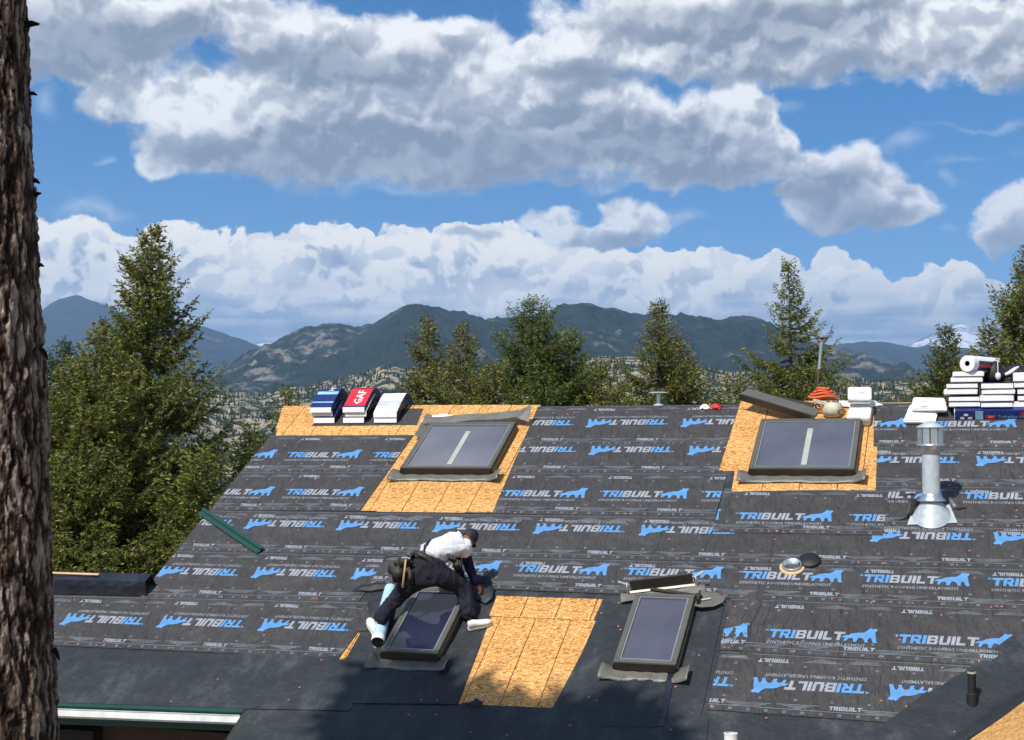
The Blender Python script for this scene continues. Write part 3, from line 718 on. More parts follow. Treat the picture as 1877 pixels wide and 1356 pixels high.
# valley membrane with a soft bend, and the board slope beyond
def valley():
    n2 = (-UU * st + Vector((0, 0, 1)) * ct).normalized()
    A = W3(*VA); dv = NN.cross(n2).normalized()
    if dv.y < 0: dv = -dv
    w1 = NN.cross(dv).normalized();  w1 = w1 if w1.dot(UU) < 0 else -w1
    w2 = n2.cross(dv).normalized();  w2 = w2 if w2.dot(UU) > 0 else -w2
    n = 60; cols = [-.56, -.42, -.2, -.07, 0, .07, .30, .60]
    vs = []; fs = []
    for i in range(n):
        t = -6 + 11 * i / (n - 1)
        for c_ in cols:
            edge = .02 * sin(t * 5) + .012 * sin(t * 13) if abs(c_) > .5 else 0
            r_ = .012 + .006 * sin(t * 4 + c_ * 9)
            p = A + dv * t + (w1 * (c_ + edge) + NN * (r_ + .008) if c_ >= 0 else w2 * (-c_ + edge) + n2 * r_)
            vs.append(p)
    m_ = len(cols)
    for i in range(n - 1):
        for j in range(m_ - 1): fs.append((i * m_ + j, i * m_ + j + 1, (i + 1) * m_ + j + 1, (i + 1) * m_ + j))
    mk('valley_membrane', vs, fs, MAT['membrane'], house, HW, True)
    for k in range(9):
        b = MB(); q = []
        for (t, wd) in ((-6 + k * 1.25 + .005, .05), (-6 + (k + 1) * 1.25 - .005, .05), (-6 + (k + 1) * 1.25 - .005, 2.6), (-6 + k * 1.25 + .005, 2.6)): q.append(A + dv * t + w2 * wd)
        b.add(q + [p - n2 * .02 for p in q], [(0, 1, 2, 3), (7, 6, 5, 4), (0, 4, 5, 1), (1, 5, 6, 2), (2, 6, 7, 3), (3, 7, 4, 0)])
        b.build('board', MAT['osb'], house, HW)
valley()

# ---------------------------------------------------------------- printing on the underlayment
def quad(x0, y0, x1, y1, sl=.16): return [(x0 + y0 * sl, y0), (x1 + y0 * sl, y0), (x1 + y1 * sl, y1), (x0 + y1 * sl, y1)]
GL = {
 'T': (.98, [quad(0, .74, 1.0, 1), quad(.36, 0, .66, .74)]),
 'R': (.96, [quad(0, 0, .28, 1), quad(.28, .76, .84, 1), quad(.28, .34, .84, .55), quad(.62, .55, .9, .76), [(.45, .34), (.42, 0), (.42, 0), (.45, .34)], [(.38 + .05, .34), (.62, 0), (.98, 0), (.80, .34)]]),
 'I': (.34, [quad(0, 0, .30, 1)]),
 'B': (.98, [quad(0, 0, .28, 1), quad(.28, .78, .86, 1), quad(.28, .42, .84, .60), quad(.28, 0, .88, .22), quad(.64, .60, .92, .78), quad(.66, .22, .96, .42)]),
 'U': (.98, [quad(0, .24, .29, 1), quad(.65, .24, .94, 1), quad(.04, 0, .9, .24)]),
 'L': (.82, [quad(0, 0, .29, 1), quad(.29, 0, .82, .25)]),
}
GL['R'] = (.96, [p for p in GL['R'][1] if abs(parea(p)) > 1e-6])
def word(text, h, width):
    x = 0; out = []
    for ch in text:
        w, ps = GL[ch]; out.append((ch, [[(px + x, py) for px, py in p] for p in ps])); x += w + .07
    k = width / x
    return [(c_, [[(px * k, py * h) for px, py in p] for p in ps]) for c_, ps in out]
def tri(poly):
    t = tessellate_polygon([[Vector((p[0], p[1], 0)) for p in poly]]); return [[poly[i] for i in f] for f in t]
WOLF = [(0, .30), (.10, .46), (.22, .50), (.30, .62), (.45, .70), (.62, .72), (.72, .88), (.76, 1.0), (.80, 1.1), (.84, 1.0), (.92, 1.04), (1.0, .98), (.97, .86), (.93, .78), (.95, .5), (.97, .16), (1.0, 0), (.90, -.04), (.87, .1), (.84, .3), (.78, .34), (.74, .14), (.76, 0), (.66, -.02), (.66, .12), (.60, .3), (.5, .34), (.46, .16), (.44, .02), (.34, 0), (.36, .14), (.32, .3), (.22, .26), (.18, .1), (.12, .02), (.10, .16), (.14, .32)]
def text_polys(s, h, width):
    cu = bpy.data.curves.new('t', 'FONT'); cu.body = s; cu.size = 1; cu.resolution_u = 1; cu.offset = .012
    o = bpy.data.objects.new('t', cu); COL.objects.link(o); bpy.context.view_layer.update()
    me = o.to_mesh(); vs = [(v.co.x, v.co.y) for v in me.vertices]; fs = [list(p.vertices) for p in me.polygons]
    x0 = min(v[0] for v in vs); x1 = max(v[0] for v in vs); y0 = 0; y1 = max(v[1] for v in vs)
    out = [[((vs[i][0] - x0) / (x1 - x0) * width, (vs[i][1]) / y1 * h) for i in f] for f in fs]
    o.to_mesh_clear(); bpy.data.objects.remove(o); bpy.data.curves.remove(cu)
    return [ccw(p) for p in out if abs(parea(p)) > 1e-8]
SYN = text_polys('SYNTHETIC ROOFING UNDERLAYMENT', .052, 1.08)
LOGO_BLUE = []; LOGO_WHITE = []
for i, (c_, ps) in enumerate(word('TRIBUILT', .150, .84)): (LOGO_BLUE if i < 3 else LOGO_WHITE).extend(ps)
WOLFP = tri([(.80 + x * .40, -.02 + y * .235) for x, y in WOLF])
LOGO_BLUE += [[(-.045, .135), (.0, .111), (.0, .150)]]
SYNW = [[(x, y - .105) for x, y in p] for p in SYN]
SMALL = []
for c_, ps in word('TRIBUILT', .062, .34): SMALL += ps
def rotp(ps, w): return [[(w - x, .06 - y) for x, y in p] for p in ps]

sheets = []
def clip_print(ps, poly, cuts):
    ps = [ccw(p) for p in ps]
    r = inside(ps, poly)
    for c_ in cuts: r = outside(r, c_)
    return [p for p in r if abs(parea(p)) > 4e-6]
_cache = {}
def place_print(name, key, ps, off, mat, sheet, poly, cuts, hh):
    """print ps moved by off; shares mesh data when it is not cut by the edge of the sheet"""
    moved = [[(x + off[0], y + off[1]) for x, y in p] for p in ps]
    xs = [p[0] for q in moved for p in q]; ys = [p[1] for q in moved for p in q]
    bb = [(min(xs), min(ys)), (max(xs), min(ys)), (max(xs), max(ys)), (min(xs), max(ys))]
    whole = inside([bb], poly); full = whole and abs(parea(whole[0]) - parea(bb)) < 1e-6
    if full:
        for c_ in cuts:
            if inside([bb], c_): full = False
    z = hh + .0034
    if full:
        if key not in _cache:
            vs, fs = sheet_mesh([ccw(p) for p in ps], 0, warp=False)
            me = bpy.data.meshes.new(name); me.from_pydata(vs, [], fs); me.materials.append(mat); _cache[key] = me
        o = bpy.data.objects.new(name, _cache[key]); COL.objects.link(o); o.parent = sheet
        o.matrix_local = Matrix.Translation((off[0], off[1], z + wob(*off)))
    else:
        r = clip_print(moved, poly, cuts)
        if not r: return
        vs, fs = sheet_mesh(r, z); mk(name, vs, fs, mat, sheet)
NAILS = []
def underlay(poly, rows, extra_cut=(), pitch=1.43, top=True, bot=True, h=.012, seed=0, cell=(.24, .18)):
    """one laid sheet. poly: corners in roof coords (bottom-left, bottom-right, top-right, top-left); rows: list of (baseline v, first u, upright?, n)"""
    poly = ccw(poly); cuts = PATCH + [VAL_MEM] + list(extra_cut)
    g_ = grid(poly, *cell)
    for p in cuts: g_ = outside(g_, p)
    sh = roof_part('underlayment_sheet', g_, h, MAT['underlay'], True, None, .010)
    u0 = min(p[0] for p in poly); u1 = max(p[0] for p in poly)
    vb = lambda u: np.interp(u, [poly[0][0], poly[1][0]], [poly[0][1], poly[1][1]])
    vt = lambda u: np.interp(u, [poly[3][0], poly[2][0]], [poly[3][1], poly[2][1]])
    rr = random.Random(seed)
    small = []; grey = []; rings = []
    for (bv, us, up_, n, slope) in rows:
        for k in range(n):
            a = us + k * pitch; b = bv + slope * (a - us)
            if a > u1 + .3 or a + 1.3 < u0: continue
            if up_:
                place_print('wolf_print', 'uf', WOLFP, (a, b), MAT['blue_ink'], sh, poly, cuts, h)
                place_print('lettering', 'ub', LOGO_BLUE, (a, b), MAT['blue_ink'], sh, poly, cuts, h)
                place_print('lettering', 'uw', LOGO_WHITE, (a, b), MAT['white_ink'], sh, poly, cuts, h)
                place_print('lettering', 'us', SYNW, (a, b), MAT['pale_ink'], sh, poly, cuts, h)
            else:
                R_ = lambda ps: [[(1.2 - x, .15 - y) for x, y in p] for p in ps]
                place_print('wolf_print', 'rf', R_(WOLFP), (a, b), MAT['blue_ink'], sh, poly, cuts, h)
                place_print('lettering', 'rb', R_(LOGO_BLUE), (a, b), MAT['blue_ink'], sh, poly, cuts, h)
                place_print('lettering', 'rw', R_(LOGO_WHITE), (a, b), MAT['white_ink'], sh, poly, cuts, h)
                place_print('lettering', 'rs', R_(SYNW), (a, b), MAT['pale_ink'], sh, poly, cuts, h)
    us = rows[0][1] - pitch * 8
    while us < u1:
        if bot:
            v0 = float(vb(us + .8))
            small += [[(x + us + .84, y + v0 + .115) for x, y in p] for p in SMALL]
            for k in range(4): grey.append(quad(us + .30 + .06 * k, v0 + .165 - .02 * k, us + .74 - .06 * k, v0 + .174 - .02 * k, 0))
            for k in range(3): grey.append(quad(us - .26 + .04 * k, v0 + .16 - .022 * k, us + .24 - .05 * k, v0 + .168 - .022 * k, 0))
        if top:
            v1 = float(vt(us + .3))
            small += [[(us + .36 - x, v1 - .09 - y) for x, y in p] for p in SMALL]
            for k in range(4): grey.append(quad(us + .50 + .06 * k, v1 - .13 + .018 * k, us + .92 - .06 * k, v1 - .122 + .018 * k, 0))
            for k in range(3): grey.append(quad(us + 1.0 + .03 * k, v1 - .12 + .02 * k, us + 1.34 - .02 * k, v1 - .112 + .02 * k, 0))
        us += pitch
    seg = .5; a = u0
    while a < u1:
        if bot: grey.append([(a, float(vb(a)) + .085), (min(a + seg, u1), float(vb(min(a + seg, u1))) + .085), (min(a + seg, u1), float(vb(min(a + seg, u1))) + .093), (a, float(vb(a)) + .093)])
        if top: grey.append([(a, float(vt(a)) - .03), (min(a + seg, u1), float(vt(min(a + seg, u1))) - .03), (min(a + seg, u1), float(vt(min(a + seg, u1))) - .024), (a, float(vt(a)) - .024)])
        a += seg
    a = u0 + .05
    def ring(x, y, r=.021):
        o_ = [(x + r * cos(t), y + r * sin(t)) for t in [i * pi / 4 for i in range(8)]]; i_ = [(x + r * .5 * cos(t), y + r * .5 * sin(t)) for t in [i * pi / 4 for i in range(8)]]
        return [[o_[i], o_[(i + 1) % 8], i_[(i + 1) % 8], i_[i]] for i in range(8)]
    k = 0
    while a < u1:
        if bot:
            rings += ring(a, float(vb(a)) + .045)
            if k % 2 == 0: rings += ring(a + .1, float(vb(a)) + .235, .018)
        if top and k % 2 == 0: rings += ring(a + .15, float(vt(a)) - .20, .018)
        a += .19; k += 1
    for nm, ps, mt_ in (('small_lettering', small, MAT['white_ink']), ('guide_lines', grey, MAT['grey_ink']), ('ring_marks', rings, MAT['grey_ink'])):
        r = clip_print(ps, poly, cuts)
        if r:
            vs, fs = sheet_mesh(r, h + .0028 + (.0006 if nm == 'ring_marks' else 0)); o = mk(nm, vs, fs, mt_, sh); o['kind'] = 'stuff'
    # cap nails really driven along the laps and scattered in the field
    n = int((u1 - u0) * 2.4)
    for _ in range(n):
        x = rr.uniform(u0, u1); y = rr.choice([float(vb(x)) + rr.uniform(.02, .07), float(vb(x)) + rr.uniform(.2, .95), float(vb(x)) + .045])
        if inside([quad(x - .01, y - .01, x + .01, y + .01, 0)], poly) and not any(inside([quad(x - .02, y - .02, x + .02, y + .02, 0)], c_) for c_ in cuts): NAILS.append((x, y, h))
    sheets.append(sh); return sh

vL = lambda u, a, b, ua, ub: a + (b - a) * (u - ua) / (ub - ua)
# upper courses left of the first opening
underlay([(U_L, 3.28), (-6.0, 3.32), (-6.0, 4.37), (U_L, 4.37)], [(3.71, -8.36 - 1.43, True, 4, .0)], seed=1)
underlay([(U_L, 2.24), (-6.3, 2.29), (-6.3, 3.32), (U_L, 3.28)], [(2.66, -7.92 - 1.43, True, 3, .01)], seed=2)
# centre, between the openings
underlay([(-5.0, 4.08), (-1.5, 4.08), (-1.5, V_RIDGE), (-5.0, V_RIDGE)], [(4.64, -5.25, False, 4, 0)], seed=3)
underlay([(-5.0, 3.32), (-1.6, 3.32), (-1.6, 4.08), (-5.0, 4.08)], [(3.87, -5.02, False, 4, 0)], seed=4, top=False)
SEAM = -1.52
underlay([(-4.98, 2.27), (SEAM, 2.27), (SEAM, 3.32), (-4.98, 3.32)], [(2.70, -4.57, True, 3, .01)], seed=5, pitch=1.405)
# right, beyond the second opening
underlay([(-.2, 4.02), (U_R, 3.96), (U_R, V_RIDGE), (-.2, V_RIDGE)], [(4.56, -.42, True, 5, -.01)], seed=6)
underlay([(-.2, 3.06), (U_R, 3.02), (U_R, 3.96), (-.2, 4.02)], [(3.61, .25, False, 5, 0)], seed=7)
# continuous courses
underlay([(U_L, 1.22), (-1.1, 1.30), (-1.1, 2.27), (U_L, 2.24)], [(1.85, -8.17 - 1.43, False, 7, .005)], seed=8)
underlay([(-1.5, 1.92), (.60, 1.92), (.62, 2.92), (-1.5, 2.94)], [(2.22, -2.66, True, 3, 0)], seed=9, h=.019)
underlay([(.1, 2.15), (U_R, 2.13), (U_R, 3.02), (.1, 3.06)], [(2.76, .10, True, 5, 0)], seed=10)
underlay([(-1.1, 1.30), (U_R, 1.32), (U_R, 2.13), (-1.1, 2.16)], [(1.86, .45, False, 4, 0)], seed=11, h=.010)
underlay([(U_L, .14), (-5.75, .24), (-5.75, 1.24), (U_L, 1.22)], [(.68, -8.95, False, 3, .03)], seed=12, pitch=1.44)
underlay([(-5.75, .60), (U_R, .52), (U_R, 1.32), (-5.75, 1.26)], [(.96, -5.30, True, 8, 0)], seed=13, h=.014)
underlay([(WING_L, -.93), (-5.42, -.86), (-5.42, .24), (WING_L, .10)], [(-.45, -11.24, False, 5, .02)], seed=14, extra_cut=[pq((658, 1157), (740, 1157), (740, 1232), (610, 1228))], pitch=1.45)
underlay([(-1.06, -.40), (U_R, -.50), (U_R, .52), (-1.06, .56)], [(-.14, -.55 - 1.42, True, 6, 0)], seed=15, pitch=1.42, h=.018, cell=(.035, .12))
underlay([(-1.04, -1.38), (U_R, -1.48), (U_R, -.50), (-1.04, -.40)], [(-1.0, -.62 - 1.43, False, 6, 0)], seed=16, h=.012)
# torn sheet left under the stacked bundles at the ridge
roof_part('underlayment_scrap', grid(ccw(pq((592, 749), (776, 749), (764, 779), (572, 781))), .2, .2), .006, MAT['underlay'], True, None, .006)

# more caps on the plain membrane, then all caps as one joined part
rr = random.Random(5)
for (x, y) in [(889, 1197), (1080, 1280), (1138, 1156), (1134, 1150), (1103, 1126), (1135, 1107), (1328, 1109), (1348, 1114), (1334, 1135), (1326, 1166), (1282, 1203), (1239, 1261), (1094, 1286), (1350, 1248), (800, 1312), (773, 1285), (802, 1286), (590, 1212), (400, 1247), (550, 1262), (530, 1285), (750, 1312), (930, 1350), (863, 1345), (1405, 1318), (1230, 1340), (315, 1288), (1750, 1344), (1045, 1332)]:
    NAILS.append((*on(x, y), .02))
b = MB()
for (x, y, h) in NAILS:
    r = .013; z = h + wob(x, y) + .001
    ri = [(x + r * cos(i * pi / 3), y + r * sin(i * pi / 3), z) for i in range(6)]
    b.add(ri + [(x, y, z + .009)], [(i, (i + 1) % 6, 6) for i in range(6)])
o = b.build('cap_nails', MAT['nail_red'], house, HR); o['kind'] = 'stuff'

# ridge: pale board edge peeping out on the right, rake trim, eave
MB().box((1.2, V_RIDGE + .01, -.01), (1.8, .03, .03)).build('ridge_board', MAT['osb_edge'], house, HR)
MB().box((U_L - .02, (V_RIDGE + .2) / 2, -.07), (.035, V_RIDGE - .2, .13)).build('rake_trim', MAT['dark_shade_wood'], house, HR)
MB().box((ER[0] - .02, (ER[1] + LOW_E) / 2, -.07), (.035, ER[1] - LOW_E - .04, .13)).build('rake_trim', MAT['dark_shade_wood'], house, HR)
# eave: green drip edge over the pale gutter
eb = MB(); e0 = Vector((WING_L, -2.02, 0)); e1 = Vector((ER[0] - .04, ER[1], 0)); ed = (e1 - e0)
Re = Matrix.Rotation(atan2(ed.y, ed.x), 3, 'Z')
mid = (e0 + e1) / 2; Lg = ed.length
eb.box(mid + Vector((0, -.03, .004)), (Lg, .10, .006), Re).box(mid + Vector((0, -.083, -.012)), (Lg, .006, .03), Re)
eb.build('drip_edge', MAT['green_metal'], house, HR)
gm, gl = None, (W3(e1.x, e1.y) - W3(e0.x, e0.y)); gx = gl.normalized(); gy = Z3_ = Vector((0, 0, 1)).cross(gx).normalized(); gz = gx.cross(gy)
gc = (W3(e0.x, e0.y) + W3(e1.x, e1.y)) / 2; GM = Matrix.Translation(-HOUSE_LOC) @ Matrix(((gx.x, gy.x, gz.x, gc.x), (gx.y, gy.y, gz.y, gc.y), (gx.z, gy.z, gz.z, gc.z), (0, 0, 0, 1)))
gt = MB(); prof = [(.0, -.06), (.0, -.15), (-.03, -.165), (-.105, -.165), (-.125, -.14), (-.125, -.062), (-.140, -.055), (-.140, -.062), (-.131, -.07), (-.131, -.145), (-.11, -.172), (-.028, -.172), (.006, -.155), (.006, -.06)]
n = len(prof); vs = [(x, y, z) for x in (-Lg / 2, Lg / 2) for (y, z) in prof]
gt.add(vs, [(i, (i + 1) % n, (i + 1) % n + n, i + n) for i in range(n)] + [tuple(range(n - 1, -1, -1)), tuple(range(n, 2 * n))])
gt.build('gutter', MAT['gutter_white'], house, GM)
MB().box((0, .03, -.2), (Lg, .04, .14)).build('fascia', MAT['green_metal'], house, GM)
MB().box((0, .5, -.27), (Lg - .1, .9, .03)).build('soffit', MAT['dark_shade_wood'], house, GM)
# low parapet wrapped in shiny black sheet behind the left wing
pw = MB(); nseg = 26; vs = []
a0, a1 = on(60, 1106), on(268, 1094)
for i in range(nseg + 1):
    t = i / nseg; u = -11.4 + (a1[0] - -11.4) * t; v = .12 + (a1[1] - .12) * t
    for j, (dy, dz) in enumerate(((0, .01), (.03, .08), (.05, .15), (.08, .215), (.25, .22), (.27, .0))):
        vs.append((u, v + dy, dz * (1 - .12 * t) + .012 * sin(i * 2.1 + j) * (1 if j in (1, 2) else .2)))
pw.add(vs, [(i * 6 + j, (i + 1) * 6 + j, (i + 1) * 6 + j + 1, i * 6 + j + 1) for i in range(nseg) for j in range(5)])
pw.build('wrapped_parapet', MAT['black_gloss'], house, HR)
MB().box(((-11.4 + -9.6) / 2, .33, .228), (1.8, .035, .012)).build('parapet_board', MAT['osb_edge'], house, HR)
# ------------------------------------------------------------------ things on the roof
Z3 = Vector((0, 0, 1))
def skylight(px, h, label, glass, tape=False, frame='bronze', apron_mat='flash'):
    bl, br, tr, tl = [on(x, y, h) for x, y in px]
    w = ((br[0] - bl[0]) + (tr[0] - tl[0])) / 2; l = ((tl[1] - bl[1]) + (tr[1] - br[1])) / 2
    cu = (bl[0] + br[0] + tl[0] + tr[0]) / 4; cv = (bl[1] + br[1] + tl[1] + tr[1]) / 4
    root = empty('skylight', rmat(cu, cv, .015), label, 'skylight', 'skylights set in the roof')
    MB().box((0, 0, (h - .06) / 2), (w - .07, l - .07, h - .06)).build('curb', MAT['bronze_dark'], root)
    f = .062
    for (c_, d) in (((0, -l / 2 + f / 2, h - .035), (w, f, .075)), ((0, l / 2 - f / 2, h - .035), (w, f, .075)), ((-w / 2 + f / 2, 0, h - .036), (f, l - 2 * f, .073)), ((w / 2 - f / 2, 0, h - .036), (f, l - 2 * f, .073))):
        MB().box(c_, d).build('frame_rail', MAT[frame], root, bevel=.005)
    for (c_, d) in (((0, -l / 2 + f + .008, h - .012), (w - 2 * f, .014, .016)), ((0, l / 2 - f - .008, h - .012), (w - 2 * f, .014, .016)), ((-w / 2 + f + .008, 0, h - .012), (.014, l - 2 * f - .03, .016)), ((w / 2 - f - .008, 0, h - .012), (.014, l - 2 * f - .03, .016))):
        MB().box(c_, d).build('seal', MAT['seal'], root)
    MB().box((0, 0, h - .03), (w - 2 * f, l - 2 * f, .02)).build('pane', MAT[glass], root)
    if tape: MB().box((.02, -.06, h - .017), (.075, l * .72, .004)).build('pane_stripe', MAT['tape'], root)  # thin pale stripe on the glass, starting below the top
    MB().box((0, -l / 2 - .006, h - .055), (w - .02, .01, .10)).build('front_skirt', MAT['bronze_dark'], root)
    # apron flashing, bent up at the ends and a little wavy
    n = 28; vs = []; x0 = w / 2 + .15
    for j, y in enumerate((.05, -.02, -.11, -.16)):
        for i in range(n + 1):
            x = -x0 + 2 * x0 * i / n; e = max(0, abs(x) - w / 2 + .02)
            zz = .012 + .006 * sin(i * 1.3 + j) + e * (.55 if x > 0 else .35) * (1 if j < 3 else .8) - (.008 if j == 3 else 0)
            vs.append((x, -l / 2 + y - .010 * sin(i * .45 + cu) * (j > 1) - e * .25 * (j > 1), zz))
    fs = [(j * (n + 1) + i, (j + 1) * (n + 1) + i, (j + 1) * (n + 1) + i + 1, j * (n + 1) + i + 1) for j in range(3) for i in range(n)]
    o = mk('apron_flashing', vs, fs, MAT[apron_mat], root, None, True)
    sol = o.modifiers.new('t', 'SOLIDIFY'); sol.thickness = .004
    # narrow side flashing
    for sx in (-1, 1): MB().box((sx * (w / 2 + .012), 0, .04), (.012, l, .08)).build('side_flashing', MAT['bronze_dark'], root)
    return root, w, l, cu, cv
SA = skylight([(690, 1197), (797, 1197), (867, 1080), (767, 1079)], .13, 'narrow skylight between the legs of the worker', 'glass_dark')
SB = skylight([(1120, 1215), (1234, 1219), (1279, 1091), (1169, 1089)], .13, 'narrow upright skylight right of the bare board strip, violet glass', 'glass_mid')
SC = skylight([(731, 858), (897, 860), (948, 774), (789, 776)], .12, 'wide skylight left of centre near the ridge, pale tape down its glass', 'glass_sky_tint', True, 'bronze')
SD = skylight([(1370, 860), (1563, 861), (1581, 768), (1399, 769)], .12, 'wide skylight at upper right beside the white bundles, pale tape down its glass', 'glass_sky_tint', True, 'bronze')

def bent(prof, L, name, mat, parent, local=None, wave=0.0, n=16, thick=.003):
    vs = []
    for i in range(n + 1):
        x = -L / 2 + L * i / n
        for j, (y, z) in enumerate(prof): vs.append((x, y, z + wave * sin(i * .9 + j * .7)))
    k = len(prof); fs = [(i * k + j, i * k + j + 1, (i + 1) * k + j + 1, (i + 1) * k + j) for i in range(n) for j in range(k - 1)]
    o = mk(name, vs, fs, mat, parent, local); s_ = o.modifiers.new('t', 'SOLIDIFY'); s_.thickness = thick; s_.offset = 0
    return o
def line_mat(p0, p1, h, upn=None):
    """frame with x from p0 to p1 (world points)"""
    x = (p1 - p0).normalized(); n_ = upn or NN; y = n_.cross(x).normalized(); z = x.cross(y)
    c_ = (p0 + p1) / 2
    return Matrix(((x.x, y.x, z.x, c_.x), (x.y, y.y, z.y, c_.y), (x.z, y.z, z.z, c_.z), (0, 0, 0, 1))), (p1 - p0).length

# loose head flashing above the narrow skylight
p0 = W3(*on(1138, 1092, .05), .05); p1 = W3(*on(1292, 1074, .07), .07)
m_, Lh = line_mat(p0, p1, 0)
r = empty('loose_flashing', m_, 'loose cream edged metal saddle lying tilted above the narrow upright skylight', 'flashing', 'loose flashing pieces')
bent([(-.13, .0), (-.05, .012), (.0, .02)], Lh, 'flange', MAT['flash'], r, wave=.01)
bent([(.0, .02), (.02, .03), (.035, .17), (.06, .175)], Lh * .74, 'upright_web', MAT['bronze_dark'], r)
bent([(-.012, .03), (.012, .045)], Lh * .78, 'folded_lip', MAT['flash_light'], r)
for s_ in (-1, 1):
    b = MB(); b.box((s_ * Lh * .41, .03, .07), (.012, .10, .12)).box((s_ * Lh * .45, .08, .12), (.14, .03, .012), Matrix.Rotation(s_ * -.5, 3, 'Y')); b.build('end_tab', MAT['flash_light'], r)
p0 = W3(*on(1192, 1083, .15), .15); p1 = W3(*on(1322, 1102, .06), .06); m_, L2 = line_mat(p0, p1, 0)
r = empty('loose_flashing', m_, 'loose grey flashing with a rounded flange sticking out right of the narrow upright skylight', 'flashing', 'loose flashing pieces')
MB().box((-.12, .02, .01), (L2 * .72, .05, .03)).build('bar', MAT['bronze_dark'], r, bevel=.004)
pts = [(.16, .13), (.36, .13), (.46, .06), (.45, -.02), (.36, -.12), (.22, -.17), (.14, -.16)]
MB().prism(ccw(pts), .0, .006).build('flange', MAT['flash'], r)
MB().box((.17, -.05, .05), (.02, .16, .09)).build('web', MAT['bronze_dark'], r); MB().box((.25, -.03, .02), (.12, .02, .012), Matrix.Rotation(.5, 3, 'Z')).build('fold', MAT['flash_light'], r)
# long dark curb channel lying over the ridge at upper right
p0 = W3(*on(1364, 722, .24), .24); p1 = W3(*on(1498, 762, .16), .16); m_, L3 = line_mat(p0, p1, 0)
r = empty('curb_channel', m_, 'long dark brown metal channel lying slanted across the ridge above the right skylight', 'channel')
bent([(-.07, -.08), (-.07, .04), (.09, .05), (.09, .03)], L3, 'web', MAT['bronze'], r)
MB().box((-L3 * .05, -.076, -.02), (L3 * .98, .008, .10)).build('face', MAT['bronze_dark'], r)
p0b = W3(*on(1416, 732, .22), .22); p1b = W3(*on(1484, 745, .16), .16); m2, L4 = line_mat(p0b, p1b, 0)
r2_ = empty('curb_channel', m2, 'short dark inner channel behind the long slanted one above the right skylight', 'channel')
bent([(-.05, -.07), (-.05, .03), (.05, .04), (.05, -.02)], L4 + .1, 'web', MAT['bronze_dark'], r2_)
# head flashing of the wide left skylight with its right corner bent up, and a white rag
p0 = W3(*on(776, 776, .10), .10); p1 = W3(*on(968, 762, .14), .14); m_, L5 = line_mat(p0, p1, 0)
r = empty('loose_flashing', m_, 'grey flashing bent up at its right corner, along the top of the wide left skylight', 'flashing', 'loose flashing pieces')
bent([(-.03, -.04), (-.02, .0), (.07, .02), (.13, .03)], L5, 'flange', MAT['flash'], r, wave=.008)
b = MB(); b.add([(L5 / 2 - .16, -.05, .0), (L5 / 2 + .02, -.09, -.06), (L5 / 2 + .06, .10, .12), (L5 / 2 - .12, .12, .05), (L5 / 2 - .16, -.05, .006), (L5 / 2 + .02, -.09, -.054), (L5 / 2 + .06, .10, .126), (L5 / 2 - .12, .12, .056)], [(3, 2, 1, 0), (4, 5, 6, 7), (0, 1, 5, 4), (1, 2, 6, 5), (2, 3, 7, 6), (3, 0, 4, 7)]); b.build('bent_corner', MAT['flash'], r)
p0 = W3(*on(772, 800, .02), .02); p1 = W3(*on(790, 768, .06), .06); m_, L6 = line_mat(p0, p1, 0)
r = empty('loose_flashing', m_, 'short grey metal strip standing at the upper left corner of the wide left skylight', 'flashing', 'loose flashing pieces')
bent([(-.07, .0), (.0, .03), (.08, .06)], L6 + .12, 'strip', MAT['flash'], r, wave=.006)
def rag(name, px_, w, d, label, cat, mat, seed, hgt=.05):
    u, v = on(*px_, .05); n = 14; vs = []; r3 = random.Random(seed)
    for j in range(n):
        for i in range(n):
            x = (i / (n - 1) - .5); y = (j / (n - 1) - .5)
            z = (1 - (2 * x) ** 2) * (1 - (2 * y) ** 2) * hgt + .018 * sin(x * 19 + seed) * sin(y * 17 + x * 9) + .01
            vs.append((x * w * (1 + .15 * sin(y * 7 + seed)), y * d * (1 + .12 * sin(x * 9)), max(z, .004)))
    fs = [(j * n + i, j * n + i + 1, (j + 1) * n + i + 1, (j + 1) * n + i) for j in range(n - 1) for i in range(n - 1)]
    o = mk(name, vs, fs, mat, smooth_=True); o.matrix_world = rmat(u, v, .02, r3.uniform(-.2, .2)); s_ = o.modifiers.new('t', 'SOLIDIFY'); s_.thickness = .006
    return tag(o, label, cat)
rag('rag', (812, 768), .62, .22, 'crumpled white sheet behind the top of the wide left skylight', 'rag', MAT['white'], 3, .09)
rag('paper_scrap', (1312, 744), .15, .09, 'small crumpled red wrapper on the ridge left of the right skylight', 'wrapper', MAT['wrap_red'], 5, .05)
rag('paper_scrap', (1292, 745), .14, .09, 'small crumpled white wrapper on the ridge left of the red one', 'wrapper', MAT['white'], 8, .05)
rag('sheet_scrap', (1562, 738), .75, .16, 'white wrapper with a pink edge on the ridge behind the orange hose', 'wrapper', MAT['white'], 9, .04)

